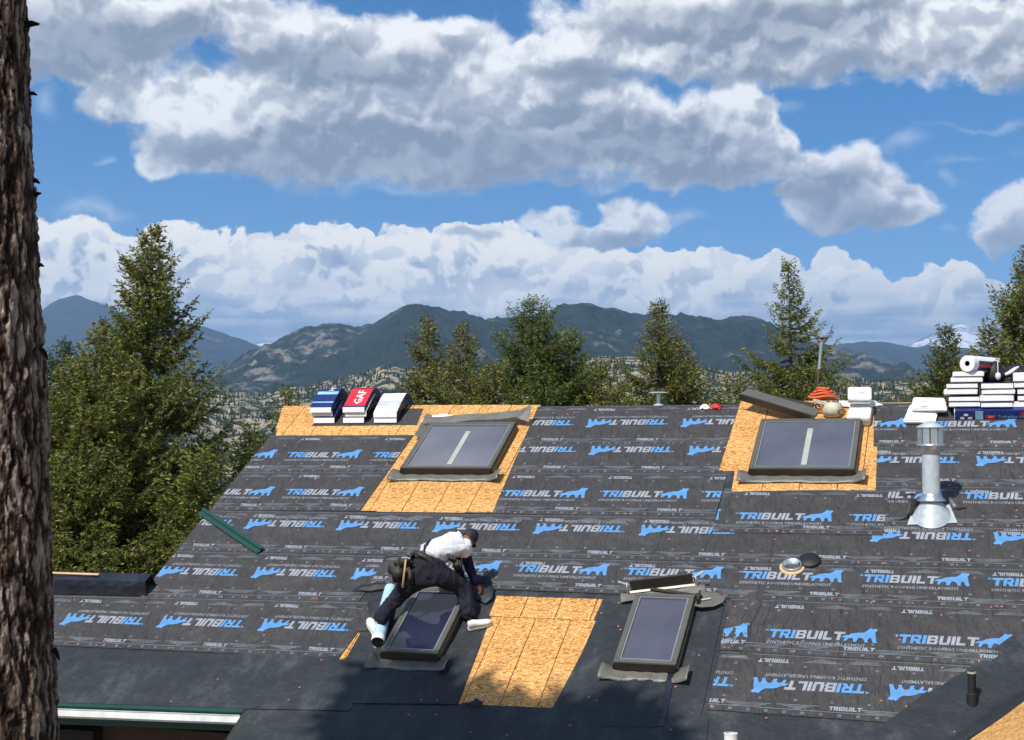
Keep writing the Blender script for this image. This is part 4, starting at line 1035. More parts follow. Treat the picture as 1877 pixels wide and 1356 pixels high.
# ------------------------------------------------------------------ shingle bundles
def ridge_mat(u, dz=0.0, rot=0.0):
    """frame at the ridge: x along the ridge, y level to the back, z up"""
    p = W3(u, V_RIDGE); m = Matrix(((UU.x, HV.x, 0, p.x), (UU.y, HV.y, 0, p.y), (0, 0, 1, p.z + dz), (0, 0, 0, 1)))
    return m @ Matrix.Rotation(rot, 4, 'Z')
def arch_bundle(u, level, w, front, lab, wrap, group, rot=0.0, band=None, lettering=None):
    th = .088; n = 18; k = tan(R_TH)
    def zc(y): return .065 - .95 * (sqrt(y * y + .014) - .118) + level * (th + .004)
    root = empty('shingle_bundle', ridge_mat(u, .0, rot), lab, 'shingle bundle', group)
    ys = [front + (.58 - front) * i / n for i in range(n + 1)]
    vs = []
    for i, y in enumerate(ys):
        sag = .008 * sin(i * 1.7 + level)
        for (x, z) in ((-w / 2, 0), (w / 2, 0), (w / 2, th), (-w / 2, th)): vs.append((x, y, zc(y) + z + sag * (z == 0)))
    fs = [(i * 4 + 3, (i + 1) * 4 + 3, (i + 1) * 4 + 2, i * 4 + 2) for i in range(n)]
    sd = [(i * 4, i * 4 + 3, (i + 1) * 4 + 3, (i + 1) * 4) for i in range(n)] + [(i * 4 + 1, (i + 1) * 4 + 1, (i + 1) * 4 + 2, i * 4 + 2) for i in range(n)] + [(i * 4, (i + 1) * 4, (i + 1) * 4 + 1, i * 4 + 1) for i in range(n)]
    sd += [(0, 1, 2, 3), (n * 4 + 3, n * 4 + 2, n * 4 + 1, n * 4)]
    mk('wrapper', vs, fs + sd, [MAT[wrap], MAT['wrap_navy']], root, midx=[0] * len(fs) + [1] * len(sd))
    # pale end of the pack
    z0 = zc(front); MB().box((0, front - .006, z0 + th / 2), (w + .004, .014, th - .004)).build('end_flap', MAT['wrap_white'], root, bevel=.003)
    MB().box((0, front - .014, z0 + .002), (w - .03, .004, .006)).build('shingle_edge', MAT['shingle'], root)
    def onto(ps, name, mat, dz):
        vs = []; f_ = []
        for p in ps:
            o_ = len(vs); vs += [(x, y, zc(y) + th + dz) for x, y in p]; f_.append(tuple(range(o_, o_ + len(p))))
        mk(name, vs, f_, mat, root)
    if band:
        for (y0, y1, mt_, nm, dz_) in band:
            ps = []; m2 = 6
            for i in range(m2):
                a = y0 + (y1 - y0) * i / m2; b_ = y0 + (y1 - y0) * (i + 1) / m2; ps.append([(-w / 2 + .004, a), (w / 2 - .004, a), (w / 2 - .004, b_), (-w / 2 + .004, b_)])
            onto(ps, nm, MAT[mt_], dz_)
    if lettering:
        for (txt, hh, ww, ox, oy, mt_) in lettering:
            ps = text_polys(txt, hh, ww)
            ps = [[(ox - y, oy + x) for x, y in p] for p in ps]
            onto(ps, 'lettering', MAT[mt_], .0055)
    return root
LG = 'shingle bundles draped over the ridge at left'
f1 = -.42
x1, x2, x3 = on(590, 775)[0], on(651, 775)[0], on(708, 775)[0]
arch_bundle(x1 + .05, 0, .36, f1, 'bottom blue bundle of the leftmost pile on the ridge', 'wrap_blue', LG, .02)
arch_bundle(x1 + .02, 1, .36, f1 + .02, 'middle navy bundle of the leftmost pile on the ridge', 'wrap_blue', LG, .0, band=[(f1 + .05, f1 + .16, 'wrap_sky', 'printed_band', .004)])
arch_bundle(x1 + .0, 2, .37, f1 - .02, 'top bundle of the leftmost pile, blue wrapper with pale printed bands', 'wrap_blue', LG, .015, band=[(f1 + .22, f1 + .28, 'wrap_sky', 'printed_band', .004), (f1 + .06, f1 + .08, 'wrap_sky', 'printed_band', .004)], lettering=[('HDZ', .09, .22, .08, f1 + .3, 'wrap_white')])
arch_bundle(x2 + .0, 0, .36, f1, 'bottom bundle under the red printed one on the ridge', 'wrap_navy', LG, -.02)
arch_bundle(x2 + .02, 1, .36, f1 + .01, 'middle bundle with a sagging white end under the red printed one', 'wrap_white', LG, .01)
arch_bundle(x2 - .0, 2, .37, f1 - .02, 'top bundle of the middle pile with a red panel and large white letters', 'wrap_blue', LG, .0, band=[(f1 - .0, f1 + .34, 'wrap_red', 'red_panel', .004), (f1 + .36, f1 + .40, 'wrap_red', 'printed_band', .004)], lettering=[('GAF', .14, .26, .09, f1 + .03, 'wrap_white')])
arch_bundle(x3 + .0, 0, .38, f1, 'lower bundle of the right pile of the three at the left ridge end', 'wrap_navy', LG, .0)
arch_bundle(x3 + .0, 1, .39, f1 - .01, 'upper white wrapped bundle of the right pile at the left ridge end', 'wrap_white', LG, .0, band=[(f1 + .1, f1 + .2, 'galv_pale', 'printed_band', .003)])

def flat_bundle(mat, size, lab, group, top='wrap_white', name='shingle_bundle', cat='shingle bundle', side='wrap_navy'):
    root = empty(name, mat, lab, cat, group); w, l, h = size
    MB().box((0, 0, 0), (w, l, h)).build('wrapper', MAT[top], root, bevel=.012)
    MB().box((0, -l / 2 - .004, -.006), (w * .97, .012, h * .72)).build('end_flap', MAT['wrap_white'], root, bevel=.003)
    MB().box((0, -l / 2 - .006, -h / 2 + .006), (w * .9, .01, .008)).build('shingle_edge', MAT['shingle'], root)
    for s_ in (-1, 1): MB().box((s_ * (w / 2 + .001), .01, 0), (.006, l * .96, h * .8)).build('side_wrap', MAT[side], root)
    return root
RG = 'shingle bundles stacked on the ridge at right'
def ridge_px(xl, xr, yt, yb, front):
    """size and frame of a level pack straddling the ridge whose front end covers these photo pixels"""
    u = on((xl + xr) / 2, 742)[0]; p = W3(u, V_RIDGE) + HV * front; Y = p.y
    a = at_depth(xl, (yt + yb) / 2, Y); b_ = at_depth(xr, (yt + yb) / 2, Y); t_ = at_depth(xl, yt, Y); q = at_depth(xl, yb, Y)
    w = (b_ - a).length * .97; h = (t_ - q).length; c_ = (a + b_) / 2
    # centre of pack: move back along HV
    return c_, w, h
def stack(rows, front, label_fn, tops):
    for k, (xl, xr, yt, yb) in enumerate(rows):
        c_, w, h = ridge_px(xl, xr, yt, yb, front); l = .92
        rot = random.uniform(-.03, .03)
        m = Matrix(((UU.x, HV.x, 0, 0), (UU.y, HV.y, 0, 0), (0, 0, 1, 0), (0, 0, 0, 1))) @ Matrix.Rotation(rot, 4, 'Z')
        m.translation = c_ + HV * (l / 2)
        flat_bundle(m, (w, l, h - .003), label_fn[k], RG, tops[k], side='wrap_navy')
N1 = ['lowest', 'second', 'third', 'fourth', 'fifth', 'sixth']
stack([(1739, 1796, 736, 746), (1739, 1796, 725, 736), (1731, 1792, 712, 723.5), (1734, 1792, 701, 712), (1743, 1801, 690.5, 701), (1747, 1804, 680.5, 690.5)], -.42,
      [f'{n_} bundle from below in the tall left stack, under the white roll' for n_ in N1], ['wrap_white', 'wrap_navy', 'wrap_white', 'wrap_navy', 'wrap_white', 'wrap_white'])
stack([(1797, 1855, 736, 747), (1796, 1857, 723, 736), (1801, 1861, 713, 723), (1798, 1857, 700, 713)], -.44,
      ['lowest bundle of the middle stack on the right, in shade', 'second bundle of the middle stack, dark notch in its white end', 'third bundle of the middle stack on the right', 'top bundle of the middle stack, beside the black bag'], ['wrap_navy', 'wrap_white', 'wrap_white', 'wrap_navy'])
stack([(1856, 1915, 735, 747), (1864, 1918, 723, 735), (1864, 1918, 711, 723), (1859, 1918, 700, 711), (1856, 1915, 682, 700)], -.40,
      [f'{n_} bundle from below in the stack cut by the right edge' for n_ in N1[:5]], ['wrap_white', 'wrap_navy', 'wrap_navy', 'wrap_white', 'wrap_white'])
# long navy pack lying along the ridge under the stacks
ua, va = on(1750, 771, .0); ub = on(1900, 771)[0]
root = empty('shingle_bundle', rmat((ua + ub + .3) / 2, va + .19, .0), 'long navy pack with white emblems and small lettering under the right stacks', 'shingle bundle', RG)
Lb = ub - ua + .3
MB().box((0, 0, .075), (Lb, .36, .14)).build('wrapper', MAT['wrap_blue'], root, bevel=.012)
MB().box((-Lb / 2 + .32, -.181, .075), (.10, .004, .13)).build('pale_band', MAT['wrap_sky'], root)
MB().box((-Lb / 2 + .0, -.02, .075), (.01, .34, .12)).build('end_flap', MAT['wrap_white'], root)
def face_text(txt, h, w, x, z, mat, y=-.1845):
    ps = text_polys(txt, h, w); vs = []; f_ = []
    for p in ps:
        o_ = len(vs); vs += [(x + a, y, z + b_) for a, b_ in p]; f_.append(tuple(range(o_, o_ + len(p))))
    return vs, f_
MB().box((-Lb / 2 + .47, -.1815, .05), (.12, .003, .05)).build('red_label', MAT['wrap_red'], root)
vs, f_ = face_text('GAF', .025, .06, -Lb / 2 + .44, .04, None, -.1845); mk('lettering', vs, f_, MAT['wrap_white'], root)
vs, f_ = face_text('Timberline HD', .045, .36, -Lb / 2 + .56, .035, None); mk('lettering', vs, f_, MAT['white_ink'], root)
for (ex, ez) in ((-Lb / 2 + .10, .035), (-Lb / 2 + .20, .035), (-Lb / 2 + .15, .085)):
    MB().prism([(ex + .032 * cos(t * pi / 4), ez + .018 * sin(t * pi / 4)) for t in range(8)], .1815, .1845, xf=lambda v: (v[0], -v[2], v[1])).build('emblem', MAT['wrap_white'], root)
MB().box((Lb / 2 - .25, -.1815, .10), (.5, .003, .03)).build('red_stripe', MAT['wrap_red'], root)

# white roll of membrane on the tall left stack
Yr = (W3(on(1775, 742)[0], V_RIDGE) + HV * -.45).y
ca = at_depth(1773, 666, Yr); ax = (HV * .80 + UU * .42).normalized(); rr_ = (at_depth(1788, 666, Yr) - ca).length
root = empty('membrane_roll', Matrix.Translation(ca), 'white roll of membrane with a dark core lying on the tall left stack', 'roll', None)
root.rotation_mode = 'QUATERNION'
n = 28; pr = ax.cross(Z3).normalized(); qr = pr.cross(ax)
b = MB(); vs = []
for (d, r_) in ((0, .33), (0, 1.0), (.72, 1.0), (.72, .33)):
    vs += [ax * d + (pr * cos(2 * pi * k / n) + qr * sin(2 * pi * k / n)) * rr_ * r_ for k in range(n)]
f_ = [(j * n + k, j * n + (k + 1) % n, (j + 1) * n + (k + 1) % n, (j + 1) * n + k) for j in range(3) for k in range(n)]
mk('wound_sheet', vs, f_, [MAT['wrap_white'], MAT['wrap_white']], root, smooth_=False)
b = MB(); vs = []
for (d, r_) in ((.002, .33), (.30, .33)): vs += [ax * d + (pr * cos(2 * pi * k / n) + qr * sin(2 * pi * k / n)) * rr_ * r_ for k in range(n)]
b.add(vs, [(k, (k + 1) % n, (k + 1) % n + n, k + n) for k in range(n)] + [tuple(range(n, 2 * n))]); b.build('core', MAT['black'], root)
def arcstrip(a0, a1, d0, d1, mat, nm):
    vs = []; m2 = 8
    for i in range(m2 + 1):
        a = a0 + (a1 - a0) * i / m2
        for d in (d0, d1): vs.append(ax * d + (pr * cos(a) + qr * sin(a)) * rr_ * 1.012)
    mk(nm, vs, [(2 * i, 2 * i + 2, 2 * i + 3, 2 * i + 1) for i in range(m2)], mat, root)
arcstrip(-.9, .35, .12, .71, MAT['wrap_navy'], 'wrapper_band'); arcstrip(-.45, -.1, .13, .70, MAT['wrap_red'], 'red_band')

# black bag with a white cord between the stacks
def lathe(prof, n=20):
    vs = []; k = len(prof)
    for r_, z in prof: vs += [(r_ * cos(2 * pi * i / n), r_ * sin(2 * pi * i / n), z) for i in range(n)]
    return vs, [(j * n + i, j * n + (i + 1) % n, (j + 1) * n + (i + 1) % n, (j + 1) * n + i) for j in range(k - 1) for i in range(n)]
Yb = Yr + .35; pb = at_depth(1822, 700, Yb)
root = empty('bag', Matrix.Translation(pb), 'small black bag with a white cord on the middle stack at right', 'bag')
vs, f_ = lathe([(.001, 0), (.13, 0), (.15, .08), (.13, .2), (.07, .28), (.001, .30)]); vs = [(x * (1 + .1 * sin(z * 30)), y, z) for x, y, z in vs]; mk('sack', vs, f_, MAT['black'], root, smooth_=True)
MB().tube([(.0, -.16, .30), (.0, -.17, .22), (.0, -.165, .12)], .006, 6).build('cord', MAT['wrap_white'], root)
vs, f_ = lathe([(.001, -.055), (.03, -.045), (.04, 0), (.03, .045), (.001, .055)], 12); mk('toggle', [(x, y - .17, z * 1.0 + .07) for x, y, z in vs], f_, MAT['wrap_white'], root, smooth_=True)
MB().box((0, -.165, .31), (.07, .02, .03)).build('clip', MAT['cream'], root, bevel=.006)
pb = at_depth(1862, 690, Yr + .5)
root = empty('jacket', Matrix.Translation(pb), 'dark crumpled jacket with a pale lining behind the right stacks', 'jacket')
n = 16; vs = []
for j in range(n):
    for i in range(n):
        x = i / (n - 1) - .5; y = j / (n - 1) - .5; vs.append((x * .5, y * .35, .17 * (1 - 4 * x * x) * (1 - 4 * y * y) + .03 * sin(x * 21) * cos(y * 17 + x * 8)))
mk('cloth', vs, [(j * n + i, j * n + i + 1, (j + 1) * n + i + 1, (j + 1) * n + i) for j in range(n - 1) for i in range(n - 1)], MAT['black'], root, smooth_=True)
MB().tube([(-.26, -.2, .0), (-.18, -.2, .03), (-.08, -.19, .10), (-.02, -.18, .13)], [.02, .025, .02, .01], 8).build('lining', MAT['wrap_white'], root, smooth_=True)

# white packs: two beside the right skylight, two behind the flue
def pack(px_, h, th, lab, seed):
    q = [on(x, y, h) for x, y in px_]; cu = sum(a[0] for a in q) / 4; cv = sum(a[1] for a in q) / 4
    root = empty('white_pack', rmat(cu, cv, h - th), lab, 'pack', 'white wrapped packs on the roof')
    o = MB().prism(ccw([(a - cu, b_ - cv) for a, b_ in q]), 0, th).build('wrapper', MAT['wrap_white'], root, bevel=.016)
    v0 = min(b_ for a, b_ in q) - cv; ua_ = min(a for a, b_ in q) - cu; ub_ = max(a for a, b_ in q) - cu
    MB().box(((ua_ + ub_) / 2, v0 - .002, th * .5), ((ub_ - ua_) * .94, .006, .008)).build('seam', MAT['shingle'], root)
    r3 = random.Random(seed); ps = []
    for k in range(5):
        x = r3.uniform(ua_ * .6, ub_ * .4); y = r3.uniform(-.15, .2); ps.append([(x, y), (x + r3.uniform(.03, .12), y), (x + .1, y + .012), (x, y + .012)])
    vs, f_ = sheet_mesh(ps, th + .002, warp=False); o = mk('faded_print', vs, f_, MAT['grey_ink'], root); o['kind'] = 'stuff'
pack([(1551, 765), (1594, 765), (1599, 735), (1560, 735)], .15, .14, 'lower white pack beside the right skylight', 1)
pack([(1554, 730), (1597, 730), (1597, 708), (1554, 708)], .30, .10, 'upper white pack on the ridge beside the right skylight', 2)
pack([(1655, 771), (1714, 772), (1722, 741), (1668, 740)], .07, .06, 'lower white pack lying behind the metal flue', 3)
pack([(1670, 748), (1736, 750), (1731, 728), (1674, 727)], .14, .06, 'upper white pack lying behind the metal flue', 4)

# ------------------------------------------------------------------ flue with its boot
ub_, vb_ = on(1708, 950); B0_ = W3(ub_, vb_); Yf = B0_.y
def zpx(y): return at_depth(1706, y, Yf).z - B0_.z
kx = (at_depth(1722, 850, Yf) - at_depth(1690, 850, Yf)).length / 2
root = empty('flue_pipe', Matrix.Translation(B0_), 'galvanised metal flue with a louvred cap and a cone boot at right', 'flue')
def lat(name, prof, mat, n=32, smooth_=True, off=(0, 0)):
    vs, f_ = lathe(prof, n); o = mk(name, [(x + off[0], y + off[1], z) for x, y, z in vs], f_, mat, root); 
    if smooth_:
        o.data.polygons.foreach_set('use_smooth', [True] * len(o.data.polygons))
    return o
zt, zc1, zc0 = zpx(775), zpx(784), zpx(815)
lat('pipe', [(kx, -.05), (kx, zc0 + .03)], MAT['galv_pale']); lat('pipe_collar', [(kx * 1.0, zc0 - .12), (kx * 1.07, zc0 - .115), (kx * 1.07, zc0 + .01)], MAT['galv'])
rc = kx * 1.45
b = MB()
for i in range(10):
    a0 = 2 * pi * i / 10; b.add([(rc * cos(a), rc * sin(a), z) for z in (zc0, zc1) for a in (a0 + .05, a0 + 2 * pi / 10 - .05)], [(0, 1, 3, 2)])
o = b.build('cap_louvre', MAT['galv'], root); sm = o.modifiers.new('s', 'SOLIDIFY'); sm.thickness = .01; o['kind'] = 'stuff'
lat('cap_core', [(rc * .86, zc0 + .01), (rc * .86, zc1)], MAT['rust']); lat('cap_rim', [(rc * 1.09, zc0 - .012), (rc * 1.09, zc0 + .006), (rc * .9, zc0 + .012)], MAT['galv'])
lat('cap_top', [(rc * 1.0, zc1 - .004), (rc * 1.10, zc1), (rc * 1.08, zc1 + .014), (.02, zt + .03), (.001, zt + .03)], MAT['galv_pale'])
z1 = zpx(917); lat('storm_collar', [(kx * 1.02, zpx(905)), (kx * 1.2, zpx(910)), (kx * 1.62, z1), (kx * 1.6, z1 - .008)], MAT['galv'])
# cone boot whose foot follows the roof
n = 36; vs = []
for k, (f, r_) in enumerate(((1, kx * 1.22), (.6, kx * 1.55), (.0, kx * 2.15))):
    for i in range(n):
        a = 2 * pi * i / n; x, y = r_ * cos(a), r_ * sin(a)
        zroof = -(x * NN.x + y * NN.y) / NN.z + .03
        vs.append((x, y, zroof * (1 - f) + (z1 - .02) * f))
mk('cone_boot', vs, [(j * n + i, j * n + (i + 1) % n, (j + 1) * n + (i + 1) % n, (j + 1) * n + i) for j in range(2) for i in range(n)], MAT['galv_pale'], root, smooth_=True)
q = pq((1663, 965), (1755, 961), (1741, 928), (1676, 930)); cu_, cv_ = ub_, vb_
loc = Matrix.Translation(-B0_) @ ROOF
b = MB().prism(ccw(q), .02, .028); b.build('base_plate', MAT['galv_pale'], root, loc)
# torn membrane round the boot
def flap(pts, lab, mat='black', thick=.006, curl=None, cat='membrane flap', name='membrane_flap'):
    """curved torn sheet: pts = (x, y, h) outline, photo pixels with a height above the roof"""
    P_ = [W3(*on(x, y, h), h) for x, y, h in pts]; c_ = sum(P_, Vector()) / len(P_)
    bm = bmesh.new(); vs = [bm.verts.new(p - c_) for p in P_]; f = bm.faces.new(vs)
    bmesh.ops.triangulate(bm, faces=[f]); bmesh.ops.subdivide_edges(bm, edges=bm.edges[:], cuts=2, use_grid_fill=True)
    for v in bm.verts:
        v.co += NN * .008 * sin(v.co.x * 31 + v.co.y * 17)
    me = bpy.data.meshes.new(name); bm.to_mesh(me); bm.free()
    me.polygons.foreach_set('use_smooth', [True] * len(me.polygons))
    o = mesh_obj(name, me, MAT[mat]); o.location = c_; s_ = o.modifiers.new('t', 'SOLIDIFY'); s_.thickness = thick
    return tag(o, lab, cat)
flap([(1646, 954, .02), (1662, 949, .03), (1664, 917, .16), (1684, 915, .14), (1690, 925, .05), (1682, 940, .03), (1664, 950, .02)], 'torn black flap curling up left of the flue boot')
flap([(1738, 933, .01), (1756, 928, .05), (1774, 931, .02), (1757, 935, .01)], 'thin black torn edge right of the flue boot')
flap([(1737, 914, .03), (1742, 912, .04), (1755, 928, .03), (1748, 930, .02)], 'small grey metal strip leaning right of the flue boot', 'flash', cat='metal strip', name='metal_strip')
# flaps around the skylight being worked on
flap([(643, 1084, .01), (662, 1073, .05), (690, 1068, .06), (722, 1069, .04), (714, 1080, .01), (680, 1084, .02)], 'black flap of torn membrane left of the worker')
flap([(640, 1112, .01), (680, 1108, .03), (712, 1096, .06), (722, 1100, .03), (700, 1112, .01), (670, 1116, .01)], 'long black flap below the first one, left of the narrow skylight')
flap([(674, 1104, .02), (700, 1098, .07), (716, 1108, .09), (706, 1130, .06), (690, 1150, .03), (681, 1145, .02), (676, 1122, .03)], 'grey membrane piece folded up behind the left shoe of the worker', 'membrane')
flap([(862, 1056, .06), (900, 1058, .06), (898, 1070, .03), (862, 1070, .03)], 'short black strip beyond the hand of the worker')
flap([(868, 1080, .03), (884, 1072, .06), (906, 1076, .05), (903, 1096, .05), (890, 1106, .03), (872, 1098, .02)], 'rounded grey membrane edge lifted by the hand of the worker', 'membrane')
flap([(755, 1077, .10), (770, 1068, .12), (826, 1072, .12), (838, 1080, .10)], 'grey flashing strip along the top of the narrow skylight under the worker', 'flash', cat='flashing', name='head_flashing')
flap([(845, 1290, .03), (868, 1284, .05), (872, 1280, .06), (887, 1288, .04), (880, 1294, .02)], 'small torn black scrap at the lower end of the bare boards', 'black')
flap([(1680, 908, .02), (1672, 903, .05), (1655, 906, .02), (1668, 909, .01)], 'small torn opening edge above the left side of the flue', 'black')

# pale blue roll lying along the skylight
pa = W3(*on(716, 1078, .09), .09); pb_ = W3(*on(692, 1178, .09), .09); dr = (pb_ - pa)
root = empty('plastic_roll', Matrix.Translation(pa), 'pale blue roll lying beside the skylight under the worker', 'roll')
MB().tube([dr * 0, dr * .3, dr * .6, dr * .93], [.075, .082, .08, .083], 20).build('wound_film', MAT['pale_roll'], root, smooth_=False)
MB().tube([dr * .92, dr * 1.0], [.086, .084], 20, cap=False).build('end_band', MAT['white'], root)
MB().tube([dr * .96, dr * .995], .06, 16).build('core', MAT['black'], root)

# bare wooden vent hole with a round black lid
u_, v_ = on(1452, 1042); root = empty('vent_ring', rmat(u_, v_, .01), 'round metal vent ring with a wooden rim beside the black disc', 'vent ring')
def lr(nm, prof, mat, n=28):
    vs, f_ = lathe(prof, n); o = mk(nm, vs, f_, MAT[mat], root, smooth_=True); return o
lr('rim', [(.15, 0), (.15, .02), (.115, .024), (.11, .0)], 'osb_edge'); lr('bowl', [(.115, .03), (.118, .06), (.108, .06), (.10, .0), (.001, -.01)], 'galv')
u_, v_ = on(1484, 1031); root = empty('round_lid', rmat(u_, v_, .02), 'flat black round lid lying beside the vent ring', 'lid')
lr('disc', [(.001, .032), (.13, .03), (.138, .015), (.13, 0), (.001, 0)], 'black'); lr('lip', [(.138, .0), (.142, .01), (.138, .018)], 'black')
# plumbing stacks
def stub(px_, h, r_, mat, collar, name, lab, ycap):
    u_, v_ = on(*px_); p = W3(u_, v_); root = empty(name, Matrix.Translation(p), lab, 'vent pipe')
    Yp = p.y; zt_ = at_depth(px_[0], ycap, Yp).z - p.z
    vs, f_ = lathe([(r_, -.08), (r_, zt_), (r_ * .82, zt_), (r_ * .8, zt_ - .12), (.001, zt_ - .13)], 20); mk('pipe', vs, f_, MAT[mat], root, smooth_=False)
    vs, f_ = lathe([(r_ * 1.35, -.06), (r_ * 1.3, zt_ * collar), (r_ * 1.02, zt_ * collar + .01)], 20); mk('collar', vs, f_, MAT[mat], root, smooth_=False)
    vs, f_ = lathe([(r_ * 1.03, zt_ - .012), (r_ * 1.05, zt_ + .003), (r_ * .8, zt_ + .004)], 20); mk('rim', vs, f_, MAT['flash_light' if mat == 'black' else mat], root)
stub((1782, 1292), 0, .042, 'black', .34, 'vent_pipe', 'thin black vent pipe standing beside the valley at lower right', 1232)
stub((1340, 1392), 0, .068, 'white', .3, 'vent_pipe', 'thick white vent pipe stub at the bottom edge', 1344)
# strip of green drip edge overhanging the rake
p0 = W3(*on(367, 938, .05), .05); p1 = W3(*on(476, 1011, .035), .035); m_, Lg2 = line_mat(p0, p1, 0)
root = empty('drip_edge_strip', m_, 'loose dark green metal strip overhanging the left roof edge', 'metal strip')
bent([(-.05, .0), (.02, .004), (.028, .03)], Lg2, 'web', MAT['green_metal'], root, n=6); bent([(.028, .03), (.075, .034), (.08, .0)], Lg2, 'flange', MAT['green_metal'], root, n=6)
# mushroom vent and dome on the back slope
def back(x, y, d): return at_depth(x, y, W3(on(x, 742)[0], V_RIDGE).y + d)
p = back(1207, 745, 1.1); root = empty('roof_vent', Matrix.Translation(p - Z3 * .35), 'pale round vent hood standing just beyond the ridge', 'roof vent')
zt_ = (back(1207, 720, 1.1) - p).length + .35
vs, f_ = lathe([(.03, 0), (.03, zt_ - .006)], 16); mk('pipe', vs, f_, MAT['galv'], root, smooth_=True)
vs, f_ = lathe([(.001, zt_ + .018), (.12, zt_ + .014), (.16, zt_ + .002), (.16, zt_ - .004), (.03, zt_ - .008)], 20); mk('hood', vs, f_, MAT['galv_pale'], root)
vs, f_ = lathe([(.001, .40), (.07, .385), (.11, .33), (.12, .2)], 16); mk('dome', vs, f_, MAT['galv_pale'], root, smooth_=True)
# shovel standing behind the ridge
Ys = W3(on(1498, 742)[0], V_RIDGE).y + .3
s0, s1 = at_depth(1496, 735, Ys), at_depth(1506, 622, Ys); root = empty('shovel', Matrix.Translation(s0), 'roofing shovel standing upright behind the orange hose, D handle on top', 'shovel')
d = s1 - s0; sx = UU
MB().tube([-d * .35, d * .55, d * .96], [.019, .018, .017], 10).build('shaft', MAT['rust'], root, smooth_=True)
MB().tube([d * .52, d * .96], .021, 10).build('sleeve', MAT['galv'], root)
hw_ = .075; t0_ = d * .95; b = MB(); b.tube([t0_, t0_ + sx * hw_ * .9 + d * .05, t0_ + sx * hw_ + d * .075], .012, 8).tube([t0_, t0_ - sx * hw_ * .9 + d * .05, t0_ - sx * hw_ + d * .075], .012, 8); b.build('fork', MAT['rust'], root)
MB().tube([t0_ - sx * (hw_ + .02) + d * .075, t0_ + sx * (hw_ + .02) + d * .075], .015, 8).build('grip', MAT['black'], root)
MB().box(-d * .40, (.22, .012, .22), Matrix.Rotation(.3, 3, 'Z')).build('blade', MAT['galv'], root)
# cream bag and coiled orange hose
u_, v_ = on(1527, 762); m = Matrix.Translation(W3(u_, v_ - .05, .02)); root = empty('tool_bag', m, 'round cream bag with a dark flap leaning against the orange coil', 'bag')
vs, f_ = lathe([(.001, -.02), (.09, -.01), (.135, .04), (.14, .11), (.11, .17), (.05, .20), (.001, .20)], 20)
vs = [(x * (1 + .08 * sin(3 * atan2(y, x) + z * 9)), y * (1 + .08 * cos(4 * atan2(y, x))), z) for x, y, z in vs]; mk('sack', vs, f_, MAT['cream'], root, smooth_=True)
MB().box((.10, .02, .14), (.09, .13, .10), Matrix.Rotation(.5, 3, 'Y'), taper=.6).build('flap', MAT['black'], root, bevel=.02)
MB().tube([(.10 + .05 * cos(t * .7), -.14, .06 + .035 * sin(t * .7)) for t in range(10)], .012, 6).build('ring_handle', MAT['rust'], root)
u_, v_ = on(1507, 756); m = Matrix.Translation(W3(u_, v_ + .12, .08)); root = empty('hose_coil', m, 'coil of orange hose on the ridge beside the cream bag', 'hose coil')
for k in range(4):
    r_ = .19 - .036 * (k % 4); MB().tube([(r_ * cos(t * pi / 10) * 1.05, r_ * sin(t * pi / 10) * .8 - .02, .09 + .040 * k + .012 * sin(t * .9 + k)) for t in range(21)], .017, 8, cap=False).build('loop', MAT['orange'], root, smooth_=True)
MB().box((-.03, -.17, -.0), (.30, .03, .06), Matrix.Rotation(.25, 3, 'Y')).build('bracket', MAT['cream'], root, bevel=.008)
vs, f_ = lathe([(.001, .24), (.05, .235), (.06, .17)], 14); mk('hub', vs, f_, MAT['orange'], root, smooth_=True)
# ------------------------------------------------------------------ conifers
def m_needles(name, dark, mid, light):
    m = NT(name); gi = nd(m.t, 'ShaderNodeNewGeometry'); n = m.noise(1.6, 3, .6)
    f = M(m.t, 'ADD', M(m.t, 'MULTIPLY', gi.outputs['Random Per Island'], .62), M(m.t, 'MULTIPLY', n, .42))
    col = m.ramp(f, [(.18, dark), (.5, mid), (.85, light)])
    m.set(Base_Color=col, Roughness=.6, Specular_IOR_Level=.25)
    tr = nd(m.t, 'ShaderNodeBsdfTranslucent'); m.t.links.new(col, tr.inputs[0])
    mx = nd(m.t, 'ShaderNodeMixShader'); mx.inputs[0].default_value = .38; m.t.links.new(m.p.outputs[0], mx.inputs[1]); m.t.links.new(tr.outputs[0], mx.inputs[2]); m.t.links.new(mx.outputs[0], m.out.inputs[0])
    return m.m
MAT['needle_olive'] = m_needles('olive_needles', (.034, .048, .013), (.18, .205, .044), (.40, .40, .10))
MAT['needle_green'] = m_needles('green_needles', (.035, .06, .016), (.135, .18, .038), (.27, .30, .075))
MAT['needle_blue'] = m_needles('blue_green_needles', (.028, .055, .028), (.07, .115, .055), (.14, .19, .085))
MAT['cones'] = m_needles('red_brown_cones', (.08, .04, .02), (.22, .11, .055), (.34, .19, .10))
def m_limb():
    m = NT('grey_limb_bark'); n = m.noise(14, 5, .6, stretch=(1, 1, .3)); m.set(Base_Color=m.ramp(n, [(.3, (.035, .026, .02)), (.7, (.16, .13, .105))]), Roughness=.9); m.bump(n, .02); return m.m
MAT['limb'] = m_limb()
